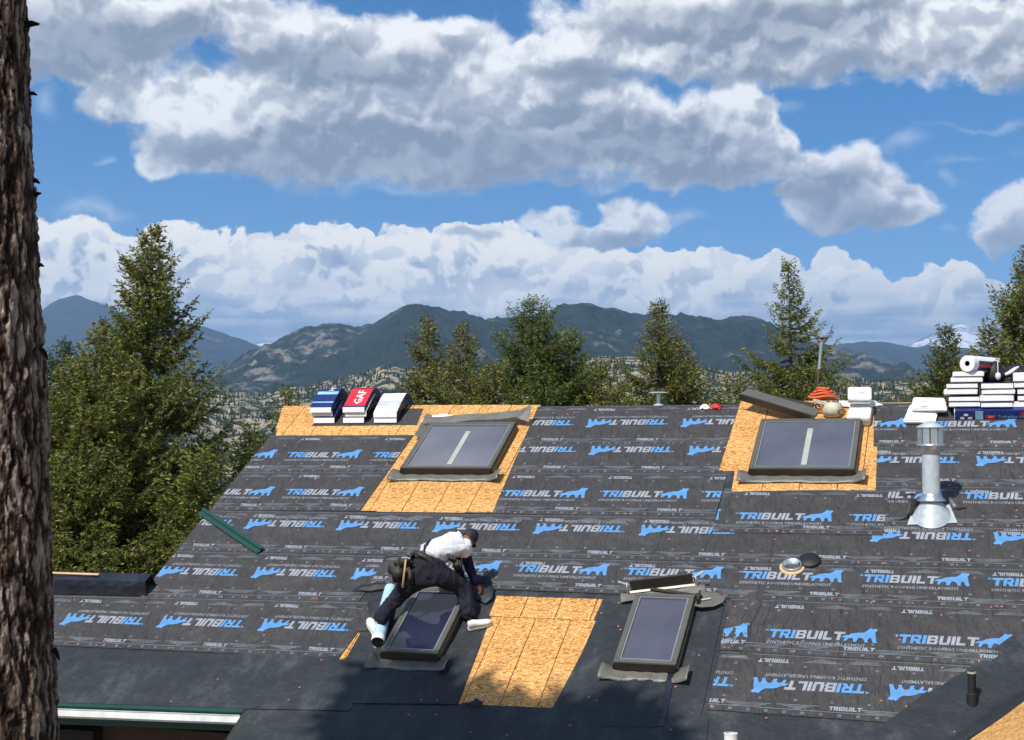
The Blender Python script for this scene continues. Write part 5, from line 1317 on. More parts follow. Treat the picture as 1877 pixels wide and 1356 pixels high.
def conifer(lab, px, py, Y, prof, mat, seed, dens=1.0, group=None, cones=.0, length=None, vis=3.0, sparse=0.0, name='conifer', top=None, leaf=1.0, limb_show=1.0, wide=1.22):
    """prof: (distance below the top, half width) pairs in metres"""
    r2 = np.random.default_rng(seed); top = top if top is not None else at_depth(px, py, Y); base = Vector((top.x, top.y, min(-6.6, -6.2 - 62 * max(0, (top.y - 24) / 300) ** .8 - .8)))
    H = top.z - base.z; length = length or H * .72
    root = empty(name, Matrix.Translation(base), lab, 'tree', group)
    pd = [p[0] for p in prof]; pw = [p[1] * wide for p in prof]
    segs = []; twp = []; twd = []; twl = []; twt = []; lv = []; lf = []
    t = .05; lean = r2.uniform(-.012, .012, 2)
    def axis(t): return np.array([lean[0] * t * 3 + .03 * sin(t * 1.3 + seed), lean[1] * t * 3 + .03 * cos(t * 1.7 + seed), H - t])
    while t < length:
        R = float(np.interp(t, pd, pw)); hid = t > vis
        n = max(2, int(round((3.2 + min(t, 2)) * dens * (.55 if hid else 1))))
        for _ in range(n):
            if r2.random() < sparse: continue
            a = r2.uniform(0, 2 * pi); Lb = max(.10, R * (1 + .5 * float(pn(np.array(cos(a) * 1.1 + seed * 3.7 + t * .45), np.array(sin(a) * 1.1 + t * .8)))) * r2.choice([r2.uniform(.72, 1.12), r2.uniform(.35, .8)], p=[.7, .3]))
            rise = np.interp(t / max(length, 1), [0, .15, .5, 1], [.95, .40, .05, -.18]) + r2.normal(0, .12)
            m_ = max(4, int(Lb / .16)); s = np.linspace(0, 1, m_ + 1)
            tt = t + r2.uniform(-.08, .08); o = axis(tt)
            dirh = np.array([cos(a), sin(a), 0.0]); bend = r2.uniform(-.25, .25)
            side = np.array([-sin(a), cos(a), 0.0])
            pts = o[None] + dirh[None] * (s * Lb)[:, None] + side[None] * (s ** 2 * Lb * bend)[:, None] + np.array([0, 0, 1.0])[None] * (Lb * (rise * s - .42 * s * (1 - s) + .16 * s ** 3))[:, None]
            # limb as a thin three-sided tube
            rad = (.010 + .016 * Lb) * (1 - s * .9) * limb_show
            k0 = len(lv)
            for i in range(m_ + 1):
                for q in range(3):
                    an = q * 2.094; lv.append(pts[i] + side * cos(an) * rad[i] + np.array([0, 0, 1]) * sin(an) * rad[i])
            for i in range(m_):
                for q in range(3): lf.append((k0 + i * 3 + q, k0 + i * 3 + (q + 1) % 3, k0 + (i + 1) * 3 + (q + 1) % 3, k0 + (i + 1) * 3 + q))
            # side twigs
            ns = max(3, int(Lb / (.055 if not hid else .11)))
            u = np.linspace(.12 if Lb < .7 else .22, 1, ns) ** .85
            for sg in (-1, 1):
                idx = u * m_; i0 = np.minimum(idx.astype(int), m_ - 1); fr = (idx - i0)[:, None]
                p = pts[i0] * (1 - fr) + pts[i0 + 1] * fr; d = (pts[i0 + 1] - pts[i0]); d /= np.linalg.norm(d, axis=1)[:, None]
                ang = r2.uniform(.5, 1.15, ns)[:, None]; sd = side[None] * sg
                dd = d * np.cos(ang) + sd * np.sin(ang) + np.array([0, 0, 1.0]) * r2.normal(-.30, .20, (ns, 1)); dd /= np.linalg.norm(dd, axis=1)[:, None]
                l = (.10 + .42 * Lb * (1 - u) * .8) * r2.uniform(.6, 1.2, ns); l = np.minimum(l, .55)
                twp.append(p); twd.append(dd); twl.append(l); twt.append(np.full(ns, tt))
            twp.append(pts[-1:]); d = pts[-1:] - pts[-2:-1]; twd.append(d / np.linalg.norm(d)); twl.append(np.array([.12])); twt.append(np.array([tt]))
        t += (.10 + .02 * min(t, 5)) * (1.5 if hid else 1.0)
    # leader
    twp.append(np.array([[0, 0, H - .12]])); twd.append(np.array([[0, 0, 1.0]])); twl.append(np.array([.22])); twt.append(np.array([0.]))
    P_ = np.concatenate(twp); D_ = np.concatenate(twd); L_ = np.concatenate(twl); T_ = np.concatenate(twt)
    cnt = np.maximum(2, (L_ / .0265 / leaf ** .6).astype(int)); idx = np.repeat(np.arange(len(P_)), cnt)
    n = len(idx); s = r2.uniform(0, 1, n); P2 = P_[idx] + D_[idx] * (L_[idx] * s)[:, None]
    rnd = r2.normal(0, 1, (n, 3)); d = D_[idx] + rnd * .42; d[:, 2] += .06; d /= np.linalg.norm(d, axis=1)[:, None]
    c_ = np.cross(d, r2.normal(0, 1, (n, 3))); c_ /= np.linalg.norm(c_, axis=1)[:, None]
    ln = r2.uniform(.055, .12, n)[:, None] * leaf; wd = r2.uniform(.010, .019, n)[:, None] * leaf
    sag = np.array([0, 0, -1.0]) * .012
    A = P2; B = P2 + d * ln * .45 + c_ * wd; C = P2 + d * ln + sag; E_ = P2 + d * ln * .45 - c_ * wd
    V = np.stack([A, B, C, E_], 1).reshape(-1, 3); Fq = np.arange(len(V)).reshape(-1, 4)
    iscone = np.zeros(n, bool)
    if cones > 0:
        # clusters of cones on outer twig ends, mostly high up
        prob = cones * np.exp(-np.maximum(T_ - .3, 0) / 1.6); ctw = r2.random(len(P_)) < prob; iscone = ctw[idx] & (s > .35)
    me = fast_mesh('foliage', V[np.repeat(~iscone, 4)], np.arange(int((~iscone).sum()) * 4).reshape(-1, 4), 4); o = mesh_obj('crown', me, MAT[mat], root); o['kind'] = 'stuff'
    if iscone.any():
        me = fast_mesh('cones', V[np.repeat(iscone, 4)], np.arange(int(iscone.sum()) * 4).reshape(-1, 4), 4); o = mesh_obj('cone_clusters', me, MAT['cones'], root); o['kind'] = 'stuff'
    mk('limbs', lv, lf, MAT['limb'], root)['kind'] = 'stuff'
    tp = []; rs = []
    for k in range(15):
        t_ = H * k / 14; q = axis(t_); tp.append((q[0], q[1], q[2])); rs.append(.008 + .0145 * t_)
    MB().tube(tp[::-1], rs[::-1], 9).build('trunk', MAT['limb'], root, smooth_=True)
    conifer.count = getattr(conifer, 'count', 0) + n * 2
    return root
GB = 'conifers beyond the ridge'; GLF = 'conifers beside the left roof edge'
conifer('tallest conifer at left, brown cones on its pointed top', 275, 423, 30, [(0, .05), (.9, .40), (1.6, .62), (2.2, .72), (3.0, 1.05), (3.8, 1.25), (5.5, 1.85), (7, 2.2), (12, 2.4)], 'needle_olive', 1, 1.55, GLF, .16, 9.0, 7.6, leaf=1.15)
conifer('bushy yellow green conifer with a cone laden tip, left of the tallest one', 178, 606, 28, [(0, .06), (.8, .45), (2, 1.0), (3.5, 1.5), (6, 1.8)], 'needle_olive', 2, 1.5, GLF, .12, 6.6, 5.6, leaf=1.15)
conifer('blue green conifer half hidden behind the foreground trunk', 120, 636, 34, [(0, .06), (1, .55), (2.5, 1.0), (5, 1.5)], 'needle_blue', 3, 1.3, GLF, 0, 7, 6, leaf=1.15)
conifer('low spreading conifer under the tallest one, against the wrapped parapet', 160, 830, 27, [(0, .1), (.8, .9), (2, 1.6), (4, 1.9)], 'needle_olive', 4, 1.6, GLF, .02, 4.2, 3.6, leaf=1.15)
conifer('low conifer between the tallest one and the roof edge', 372, 838, 27, [(0, .1), (.8, .55), (2, .95), (4, 1.2)], 'needle_olive', 5, 1.5, GLF, .03, 4.2, 3.2, leaf=1.15)
conifer('small pointed conifer touching the left roof edge', 457, 792, 31, [(0, .06), (.6, .30), (1.4, .55), (3, .8)], 'needle_olive', 6, 1.4, GLF, .1, 4, 2.6, leaf=1.15)
conifer('small sparse conifer tip left of the draped bundles', 520, 716, 33, [(0, .05), (.6, .28), (1.4, .45), (3, .7)], 'needle_olive', 7, 1.0, GB, .15, 4, 1.6)
conifer('cone tipped conifer with a thin top, right of the draped bundles', 783, 594, 34, [(0, .06), (.6, .36), (1.3, .50), (2, .62), (4, .95)], 'needle_olive', 8, 1.25, GB, .38, 5, 2.4, sparse=.15)
conifer('brown tipped conifer second right of the draped bundles', 846, 608, 33, [(0, .06), (.5, .30), (1.2, .55), (1.8, .85), (4, 1.1)], 'needle_olive', 9, 1.35, GB, .34, 5, 2.2, sparse=.08)
conifer('dense dark green conifer tallest behind the middle of the ridge', 978, 556, 33, [(0, .06), (.6, .42), (1.3, .72), (2, .95), (2.6, 1.1), (5, 1.4)], 'needle_green', 10, 1.75, GB, .03, 5.5, 2.8)
conifer('shoulder conifer grown together with the dense dark green one, at its right', 1046, 616, 34, [(0, .08), (.5, .34), (1.2, .55), (2, .75), (4, 1.0)], 'needle_green', 11, 1.6, GB, .04, 4.5, 2.2)
conifer('low conifer between the two brown tipped ones and the dense one', 905, 676, 32, [(0, .08), (.5, .42), (1.2, .7), (3, 1.0)], 'needle_olive', 12, 1.4, GB, .1, 4, 1.8)
conifer('small reddish tipped conifer right of the dense group', 1100, 672, 33, [(0, .05), (.4, .25), (1, .48), (2.5, .75)], 'needle_olive', 13, 1.3, GB, .3, 4, 1.8)
conifer('bushy low conifer in the gap left of the rusty brown one', 1130, 712, 31, [(0, .08), (.4, .35), (1, .6), (2.5, .8)], 'needle_olive', 14, 1.2, GB, .08, 3, 1.2)
conifer('rusty brown conifer full of cones above the pale vent hood', 1206, 563, 34, [(0, .05), (.5, .22), (1.1, .42), (1.8, .72), (2.4, .88), (5, 1.2)], 'needle_olive', 15, 1.4, GB, .42, 5, 2.6, sparse=.05)
conifer('lower brown conifer at the right side of the rusty one', 1254, 634, 35, [(0, .05), (.5, .26), (1.2, .42), (2, .6), (4, .8)], 'needle_olive', 16, 1.3, GB, .35, 4, 1.9)
conifer('low green conifer tip left of the slanted channel', 1344, 696, 32, [(0, .05), (.4, .3), (1, .55), (2.5, .75)], 'needle_olive', 17, 1.2, GB, .05, 3, 1.2)
conifer('tall open conifer with gaps behind the right skylight', 1447, 486, 34, [(0, .05), (.5, .22), (1.1, .45), (1.6, .55), (1.9, .85), (2.6, 1.15), (3.3, 1.35), (6, 1.6)], 'needle_olive', 18, 1.1, GB, .14, 5.5, 3.8, sparse=.22, limb_show=1.3, wide=1.0)
conifer('bushy low conifer right of the shovel', 1540, 706, 33, [(0, .06), (.4, .35), (1, .5), (2.5, .6)], 'needle_olive', 19, .9, GB, .03, 3, .9, sparse=.2)
conifer('compact dark conifer left of the tall bundle stack', 1731, 606, 36, [(0, .05), (.5, .26), (1.2, .55), (1.9, .82), (4, 1.1)], 'needle_green', 20, 1.7, GB, .12, 5, 2.4)
conifer('tall brown green conifer cut by the right edge', 1884, 462, 32, [(0, .05), (.6, .3), (1.5, .85), (2.3, 1.0), (3.2, 1.35), (6, 1.7)], 'needle_olive', 21, 1.5, GB, .28, 6, 4.0)
conifer('shorter conifer in front of the one cut by the right edge', 1812, 600, 31, [(0, .05), (.6, .3), (1.3, .6), (2.5, .9)], 'needle_olive', 22, 1.3, GB, .22, 4, 2.0)
# the tree whose crown shades the lower edge of the roof; it stands outside the picture to the left
tipshadow = W3(*on(885, 1390))
conifer('round crowned conifer standing left of the camera', 0, 0, 0, [(0, .2), (.6, .7), (1.4, 1.25), (2.4, 1.7), (5, 1.7)], 'needle_green', 30, 1.5, None, 0, 6, 2.0, top=tipshadow + S_DIR * 17.0, leaf=6.5, wide=1.4)

# ------------------------------------------------------------------ foreground trunk
def fore_trunk():
    Yt = 4.5; k = F / Yt
    root_b = at_depth(5, 1356, Yt)
    zs = np.concatenate([np.linspace(-6.8, -1.5, 60)[:-1], np.linspace(-1.5, 1.8, 800), np.linspace(1.8, 6.0, 50)[1:]]); na = 300
    ph = np.linspace(0, 2 * pi, na + 1)[:-1]
    # right outline measured in the picture
    oy = np.array([-400, 0, 330, 560, 900, 1356, 1700]); ox = np.array([40, 53, 67, 78, 96, 108, 118])
    zpix = np.array([at_depth(0, y, Yt).z for y in oy]); redge = np.array([at_depth(x, y, Yt).x for x, y in zip(ox, oy)])
    order = np.argsort(zpix); re = np.interp(zs, zpix[order], redge[order])
    re = np.where(zs < zpix.min(), redge[order][0] + (zpix.min() - zs) * .012, re)
    rad = .188 + (-zs) * .010; rad = np.where(zs > 0, .188 - zs * .008, rad)
    Zg, Pg = np.meshgrid(zs, ph, indexing='ij')
    # bark: long plates split by furrows, with loose flakes
    x = np.cos(Pg) * 3.0; y = np.sin(Pg) * 3.0
    def cyl(fs, fz, o, seed, ridged=False):
        # blend two unwrapped noises so that there is no seam
        a = fbm(Pg / (2 * pi) * fs * 1.0 + seed, Zg * fz + .4 * np.sin(Pg * 3 + seed), o, ridged); b_ = fbm((Pg / (2 * pi) - 1) * fs + seed, Zg * fz + .4 * np.sin(Pg * 3 + seed), o, ridged)
        w = np.clip((Pg / (2 * pi) - .9) / .1, 0, 1); return a * (1 - w) + b_ * w
    warp = cyl(9, 2.0, 3, 5.0) * .9
    def plates(fs, fz, seed):
        U_ = Pg / (2 * pi) * fs + warp * .45 + cyl(40, 14, 3, 9.1) * .5; V_ = Zg * fz + warp * .5 + cyl(40, 14, 3, 4.4) * .5
        ci = np.floor(U_); best = np.full(Pg.shape, 9.); sec = np.full(Pg.shape, 9.); idv = np.zeros(Pg.shape)
        for di in (-1, 0, 1):
            for dj in (-1, 0, 1):
                cx_ = ci + di; cy_ = np.floor(V_) + dj
                cw = np.mod(cx_, fs).astype(int)
                h1 = _perm[(_perm[cw & 255] + cy_.astype(int)) & 255] / 255.; h2 = _perm[(_perm[(cw + 91) & 255] + cy_.astype(int) * 7 + seed) & 255] / 255.
                dx = U_ - (cx_ + .15 + .7 * h1); dy = V_ - (cy_ + .15 + .7 * h2); d = np.abs(dx) * 1.0 + np.sqrt(dx * dx + dy * dy) * .6
                upd = d < best; sec = np.where(upd, best, np.minimum(sec, d)); idv = np.where(upd, h1 * .6 + h2 * .4, idv); best = np.where(upd, d, best)
        return best, sec - best, idv
    b1, e1, id1 = plates(26, 7.5, 3); b2, e2, id2 = plates(64, 26.0, 11)
    disp = .008 * np.clip(e1 * 3.2, 0, 1) ** .7 + .007 * (id1 - .5) + .004 * np.clip(e2 * 2.6, 0, 1) * (.4 + id2) + .008 * cyl(14, 3.5, 5, 2.2) + .006 * cyl(46, 13, 4, 7.7, True)
    disp += .007 * (id1 > .80) * np.clip(e1 * 3, 0, 1) + .007 * (id2 > .86) * np.clip(1 - b2, 0, 1)
    R = rad[:, None] + disp - .030
    cx_ = (re - rad)[:, None] + .018 * 0
    X = cx_ + np.cos(Pg) * R; Yv = Yt + np.sin(Pg) * R
    base = Vector((float((re - rad)[0]), Yt, -6.6))
    V = np.stack([X - base.x, Yv - base.y, Zg - base.z], -1).reshape(-1, 3)
    i = np.arange(len(zs) - 1)[:, None] * na; j = np.arange(na)[None]; jn = (j + 1) % na
    Fq = np.stack([i + j, i + jn, i + na + jn, i + na + j], -1).reshape(-1, 4)
    root = empty('foreground_tree', Matrix.Translation(base), 'rough barked trunk close to the camera along the left edge', 'tree')
    me = fast_mesh('bark', V, Fq, 4)
    m = NT('furrowed_grey_brown_bark'); 
    at = nd(m.t, 'ShaderNodeAttribute'); at.attribute_name = 'plate'
    n = m.noise(9, 6, .65, stretch=(1, 1, .4)); n2 = m.noise(95, 6, .75, stretch=(1, 1, .45))
    f = M(m.t, 'ADD', M(m.t, 'MULTIPLY', at.outputs['Fac'], .55), M(m.t, 'ADD', M(m.t, 'MULTIPLY', n, .25), M(m.t, 'MULTIPLY', n2, .3)))
    m.set(Base_Color=m.ramp(f, [(.34, (.012, .008, .006)), (.50, (.055, .035, .024)), (.62, (.16, .110, .076)), (.80, (.46, .375, .285))]), Roughness=.95, Specular_IOR_Level=.15)
    m.bump(M(m.t, 'ADD', n2, M(m.t, 'MULTIPLY', m.noise(240, 3, .7, stretch=(1, 1, .3)), .4)), .006, 1.0)
    o = mesh_obj('trunk', me, m.m, root)
    att = me.attributes.new('plate', 'FLOAT', 'POINT'); att.data.foreach_set('value', (np.clip(e1 * 2.4, 0, 1) * .5 + id2 * .45).astype(np.float32).ravel())
    # the broken stub and a few flakes on the outline
    for (x0, y0, x1, y1, r_, nm) in ((52, 45, 72, 44, .010, 'branch_stub'), (60, 171, 68, 174, .006, 'bark_flake'), (68, 330, 73, 336, .007, 'bark_flake'), (70, 358, 76, 354, .006, 'bark_flake'), (76, 486, 81, 488, .006, 'bark_flake'), (104, 1188, 109, 1210, .008, 'bark_flake'), (84, 640, 88, 660, .006, 'bark_flake')):
        a = at_depth(x0 - 6, y0, Yt) - base; b_ = at_depth(x1, y1, Yt) - base
        MB().tube([a, (a + b_) / 2 + Vector((0, 0, .003)), b_], [r_ * 1.2, r_, r_ * .35], 6).build(nm, m.m, root)
fore_trunk()

# ------------------------------------------------------------------ the worker
def skin(name, pts, edges, mat, parent, root=0, sub=2, fat=1.0):
    """continuous surface grown round a skeleton: pts = (Vector, radius or (rx, ry))"""
    me = bpy.data.meshes.new(name); me.from_pydata([tuple(p[0]) for p in pts], edges, []); me.update()
    o = bpy.data.objects.new(name, me); COL.objects.link(o)
    sk = o.modifiers.new('skin', 'SKIN'); sk.use_smooth_shade = True
    sv = me.skin_vertices[0] if len(me.skin_vertices) else None
    if sv is None:
        bpy.context.view_layer.objects.active = o; sv = me.skin_vertices[0]
    for i, p in enumerate(pts):
        r_ = p[1] if isinstance(p[1], tuple) else (p[1], p[1]); r_ = (r_[0] * fat, r_[1] * fat); sv.data[i].radius = r_; sv.data[i].use_root = (i == root)
    sb = o.modifiers.new('sub', 'SUBSURF'); sb.levels = sub; sb.render_levels = sub
    bpy.context.view_layer.update()
    dg = bpy.context.evaluated_depsgraph_get(); ev = o.evaluated_get(dg); nm = bpy.data.meshes.new_from_object(ev)
    bpy.data.objects.remove(o)
    nm.materials.clear(); nm.name = name
    nm.polygons.foreach_set('use_smooth', [True] * len(nm.polygons))
    return mesh_obj(name, nm, MAT[mat], parent)
def cloth_mat(name, col, bumpd=.02, sc=9):
    m = NT(name); n = m.noise(sc, 4, .6); w = m.noise(sc * 1.6, 3, .55, stretch=(1, 1, .45))
    m.set(Base_Color=m.ramp(n, [(.3, tuple(c * .8 for c in col)), (.7, tuple(min(1, c * 1.15) for c in col))]), Roughness=.85, Specular_IOR_Level=.2); m.bump(w, bumpd, 1.0); return m.m
MAT['skin'] = plain('brown_skin', (.20, .085, .045), .5, var=.1); MAT['shirt'] = cloth_mat('white_cotton', (.70, .71, .74), .025, 5); MAT['pants'] = cloth_mat('black_work_trousers', (.018, .019, .028), .06, 7)
MAT['navy'] = cloth_mat('navy_sleeve', (.010, .012, .045), .02, 12); MAT['cap'] = plain('black_cap', (.012, .012, .020), .7); MAT['leather'] = plain('dark_worn_leather', (.022, .016, .012), .6, var=.4, scale=14, bump=.02, bscale=12)
MAT['shoe'] = plain('off_white_shoe', (.72, .70, .64), .55, var=.1, scale=14); MAT['sole'] = plain('pale_sole', (.6, .57, .48), .6)
LF = W3(*on(696, 1160, .0)); RF = W3(*on(872, 1147, .0))
YL, YR = LF.y, RF.y; YM = (YL + YR) / 2
org = Vector(((LF.x + RF.x) / 2, YM, (LF.z + RF.z) / 2))
person = empty('person', Matrix.Translation(org), 'roofer in white shirt and black cap bending over the narrow skylight', 'person')
def pp(x, y, dY=0.0): return at_depth(x, y, YM + dY) - org
hipC = pp(779, 1044, -.05); waist = pp(778, 1018, .02); chest = pp(814, 1001, .18); upc = pp(838, 995, .28); neck = pp(853, 991, .36)
hipR = pp(806, 1056, -.02); hipL = pp(766, 1058, -.06); kneeR = pp(851, 1076, .12); ankR = pp(861, 1140, -.02); kneeL = pp(731, 1090, .16); ankL = pp(691, 1142, -.04)
shR = pp(851, 1006, .20); elR = pp(861, 1043, .30); handR = W3(*on(880, 1083, .08), .08) - org; wrR = handR + (elR - handR).normalized() * .07
shL = pp(836, 998, .42); elL = pp(838, 1036, .62); wrL = pp(850, 1066, .62)
# trousers
skin('trousers', [(hipC, (.155, .135)), (waist * .85 + chest * .15, (.140, .118)), (hipR, .118), (kneeR, .094), (ankR, .082), (hipL, .118), (kneeL, .090), (ankL, .076), ((hipR + kneeR) / 2, .108), ((kneeR + ankR) / 2, .092), ((hipL + kneeL) / 2, .104), ((kneeL + ankL) / 2, .084)],
     [(0, 1), (0, 2), (2, 8), (8, 3), (3, 9), (9, 4), (0, 5), (5, 10), (10, 6), (6, 11), (11, 7)], 'pants', person, fat=1.27, sub=3)
# shirt with its short sleeve
skin('shirt', [(chest, (.175, .150)), (waist * .78 + hipC * .22, (.160, .138)), (upc, (.165, .13)), (neck * .85 + upc * .15, .075), (shR, .092), (shR * .55 + elR * .45, .078), (shL, .09), (shL * .6 + elL * .4, .075)],
     [(0, 1), (0, 2), (2, 3), (2, 4), (4, 5), (2, 6), (6, 7)], 'shirt', person, fat=1.17, sub=3)
sR = shR * .72 + elR * .28
skin('sleeve', [(sR, .068), (elR, .058), ((elR + wrR) / 2, .050), (wrR, .038)], [(0, 1), (1, 2), (2, 3)], 'navy', person, fat=1.15)
sL = shL * .72 + elL * .28
skin('sleeve', [(sL, .066), (elL, .055), (wrL, .04)], [(0, 1), (1, 2)], 'navy', person, fat=1.15)
# body: one continuous surface under the clothes, hands and head showing
headc = pp(861, 987, .42); face = (headc - neck).normalized()
look = (pp(880, 1020, .75) - headc).normalized()        # towards the hand
def hand_pts(w, h, palm_n, s=1.0):
    d = (h - w).normalized(); sd = d.cross(palm_n).normalized(); pts = [(w, .026), (w + d * .045, (.034, .022)), (w + d * .09, (.036, .018))]; ed = [(0, 1), (1, 2)]
    for k, (o_, l) in enumerate(((-.030, .062), (-.010, .072), (.010, .068), (.029, .054))):
        b_ = w + d * .085 + sd * o_; m1 = b_ + d * l * .5 - palm_n * .006; e_ = m1 + d * l * .4 - palm_n * .03
        i = len(pts); pts += [(b_, .0105), (m1, .0095), (e_, .008)]; ed += [(2, i), (i, i + 1), (i + 1, i + 2)]
    i = len(pts); t0 = w + d * .03 - sd * .03; pts += [(t0, .013), (t0 - sd * .028 + d * .03 - palm_n * .01, .011), (t0 - sd * .03 + d * .06 - palm_n * .02, .009)]; ed += [(1, i), (i, i + 1), (i + 1, i + 2)]
    return pts, ed
bp = [(hipC, (.13, .11)), (waist, (.10, .09)), (chest, (.145, .12)), (upc, (.13, .10)), (neck, .056), (headc - look * .01, (.085, .095)),
      (hipR, .09), (kneeR, .062), (ankR, .045), (hipL, .09), (kneeL, .062), (ankL, .045), (shR, .06), (elR, .045), (wrR, .028), (shL, .06), (elL, .045), (wrL, .028)]
be = [(0, 1), (1, 2), (2, 3), (3, 4), (4, 5), (0, 6), (6, 7), (7, 8), (0, 9), (9, 10), (10, 11), (3, 12), (12, 13), (13, 14), (3, 15), (15, 16), (16, 17)]
for (wi, w_, h_, nrm) in ((14, wrR, handR, NN), (17, wrL, wrL + (wrL - elL).normalized() * .09 + Vector((.04, 0, -.02)), Vector((0, -1, .3)).normalized())):
    hp, he = hand_pts(w_, h_, nrm); o_ = len(bp); bp += hp[1:]; be += [(wi if a == 0 else a - 1 + o_, b_ - 1 + o_) for a, b_ in he]
skin('body', bp, be, 'skin', person)
from mathutils import noise as mn
for o_ in person.children:
    if o_.name.split('.')[0] in ('shirt', 'trousers', 'sleeve'):
        me_ = o_.data; ns_ = [v.normal.copy() for v in me_.vertices]; am = {'shirt': .016, 'trousers': .015, 'sleeve': .008}[o_.name.split('.')[0]]
        for v, n_ in zip(me_.vertices, ns_):
            q = v.co; f_ = 1 - 2 * abs(mn.noise(Vector((q.x * 9 + q.z * 5, q.y * 7, q.z * 15)))); g_ = mn.noise(Vector((q.x * 22, q.y * 20, q.z * 26)))
            v.co = q + n_ * (am * (f_ - .75) + am * .35 * g_)
# face and head shape, cap
hu = (headc - neck).normalized(); hs = look.cross(hu).normalized(); hu2 = hs.cross(look).normalized()
HM = Matrix(((hs.x, look.x, hu2.x, headc.x), (hs.y, look.y, hu2.y, headc.y), (hs.z, look.z, hu2.z, headc.z), (0, 0, 0, 1)))
def head_shape():
    n, m_ = 24, 16; vs = []; 
    for j in range(m_ + 1):
        th_ = pi * j / m_
        for i in range(n):
            a = 2 * pi * i / n; x = sin(th_) * cos(a) * .078; y = sin(th_) * sin(a) * .098; z = cos(th_) * .118
            if y > 0 and z < -.02: y *= 1 - .25 * (-z / .118) ** 1.0 * 0 ; x *= 1 - .30 * min(1, -z / .118)
            if y > .07:
                if abs(x) < .016 and -.045 < z < .012: y += .022 * (1 - abs(x) / .016)       # nose
                if abs(abs(x) - .03) < .014 and -.002 < z < .03: y -= .010                     # eye sockets
                if abs(x) < .028 and -.068 < z < -.052: y += .006                              # lips
            vs.append((x, y, z))
    fs = [(j * n + i, (j + 1) * n + i, (j + 1) * n + (i + 1) % n, j * n + (i + 1) % n) for j in range(m_) for i in range(n)]
    return vs, fs
vs, fs = head_shape(); mk('head', vs, fs, MAT['skin'], person, HM, True)
for sx in (-1, 1):
    vs, fs = lathe([(.001, -.006), (.018, -.004), (.024, .004), (.016, .008), (.001, .004)], 12)
    mk('ear', [(sx * (.079 + z), x * .7, y * 1.3 - .01) for x, y, z in vs], fs, MAT['skin'], person, HM, True)
    vs, fs = lathe([(.001, -.010), (.008, -.006), (.010, 0), (.008, .006), (.001, .010)], 10); mk('eye', [(x + sx * .03, y + .082, z + .014) for x, y, z in vs], fs, MAT['wrap_white'], person, HM, True)
vs = []; n = 24
for j in range(9):
    th_ = (pi * .56) * j / 8
    for i in range(n): a = 2 * pi * i / n; vs.append((sin(th_) * cos(a) * .092, sin(th_) * sin(a) * .110 - .004, cos(th_) * .125 + .012))
mk('cap', vs, [(j * n + i, (j + 1) * n + i, (j + 1) * n + (i + 1) % n, j * n + (i + 1) % n) for j in range(8) for i in range(n)], MAT['cap'], person, HM, True)
br = []; 
for k, (yy, zz) in enumerate(((.085, .012), (.13, .010), (.165, .0), (.185, -.012))):
    for i in range(9):
        x = (i - 4) / 4 * (.078 - .012 * k * k * .6); br.append((x, yy - (abs(x) / .08) ** 2 * .03, zz - (x / .08) ** 2 * .022))
o = mk('cap_visor', br, [(k * 9 + i, k * 9 + i + 1, (k + 1) * 9 + i + 1, (k + 1) * 9 + i) for k in range(3) for i in range(8)], MAT['cap'], person, HM, True); s_ = o.modifiers.new('t', 'SOLIDIFY'); s_.thickness = .006
MB().box((0, -.06, .115), (.012, .012, .008)).build('cap_button', MAT['cream'], person, HM)
# suspenders: straps laid over the back of the shirt
back_n = Vector((-.25, -.62, .74)).normalized()
def strap(pts, w, mat, nm):
    vs = []; t = (pts[-1] - pts[0]).normalized()
    for i, p in enumerate(pts):
        t = (pts[min(i + 1, len(pts) - 1)] - pts[max(i - 1, 0)]).normalized(); nn = (p[:] and (p - center[i])).normalized(); sd = t.cross(nn).normalized()
        vs += [p - sd * w / 2, p + sd * w / 2]
    o = mk(nm, vs, [(2 * i, 2 * i + 2, 2 * i + 3, 2 * i + 1) for i in range(len(pts) - 1)], MAT[mat], person, None, True); s_ = o.modifiers.new('t', 'SOLIDIFY'); s_.thickness = .008
dg = bpy.context.evaluated_depsgraph_get()
from mathutils.bvhtree import BVHTree
shirt_o = [c for c in person.children if c.name.startswith('shirt')][0]; pant_o = [c for c in person.children if c.name.startswith('trousers')][0]
def surf(objs, p0, p1, n, lift):
    """points on the clothes seen from the photograph's side, between two pixels"""
    bts = [BVHTree.FromPolygons([v.co for v in o_.data.vertices], [tuple(p.vertices) for p in o_.data.polygons]) for o_ in objs]; out = []
    for i in range(n):
        x = p0[0] + (p1[0] - p0[0]) * i / (n - 1); y = p0[1] + (p1[1] - p0[1]) * i / (n - 1); d = ray(x, y).normalized(); best = None
        for b_ in bts:
            h_ = b_.ray_cast(-org, d)
            if h_[0] is not None and (best is None or h_[3] < best[3]): best = h_
        if best is not None: out.append((best[0] + best[1] * lift, best[1]))
    return out
def ribbon(px0, px1, w, mat, nm, objs, n=14, lift=.006, thick=.006):
    q = surf(objs, px0, px1, n, lift)
    if len(q) < 3: return
    vs = []
    for i, (p, nn) in enumerate(q):
        t = (q[min(i + 1, len(q) - 1)][0] - q[max(i - 1, 0)][0]).normalized(); sd = t.cross(nn).normalized(); vs += [p - sd * w / 2, p + sd * w / 2]
    o = mk(nm, vs, [(2 * i, 2 * i + 2, 2 * i + 3, 2 * i + 1) for i in range(len(q) - 1)], MAT[mat], person, None, True); s_ = o.modifiers.new('t', 'SOLIDIFY'); s_.thickness = thick
ribbon((778, 1004), (800, 975), .045, 'black', 'suspender', [shirt_o]); ribbon((792, 974), (842, 974), .03, 'black', 'suspender', [shirt_o]); ribbon((778, 1020), (779, 1003), .03, 'black', 'suspender', [shirt_o, pant_o])
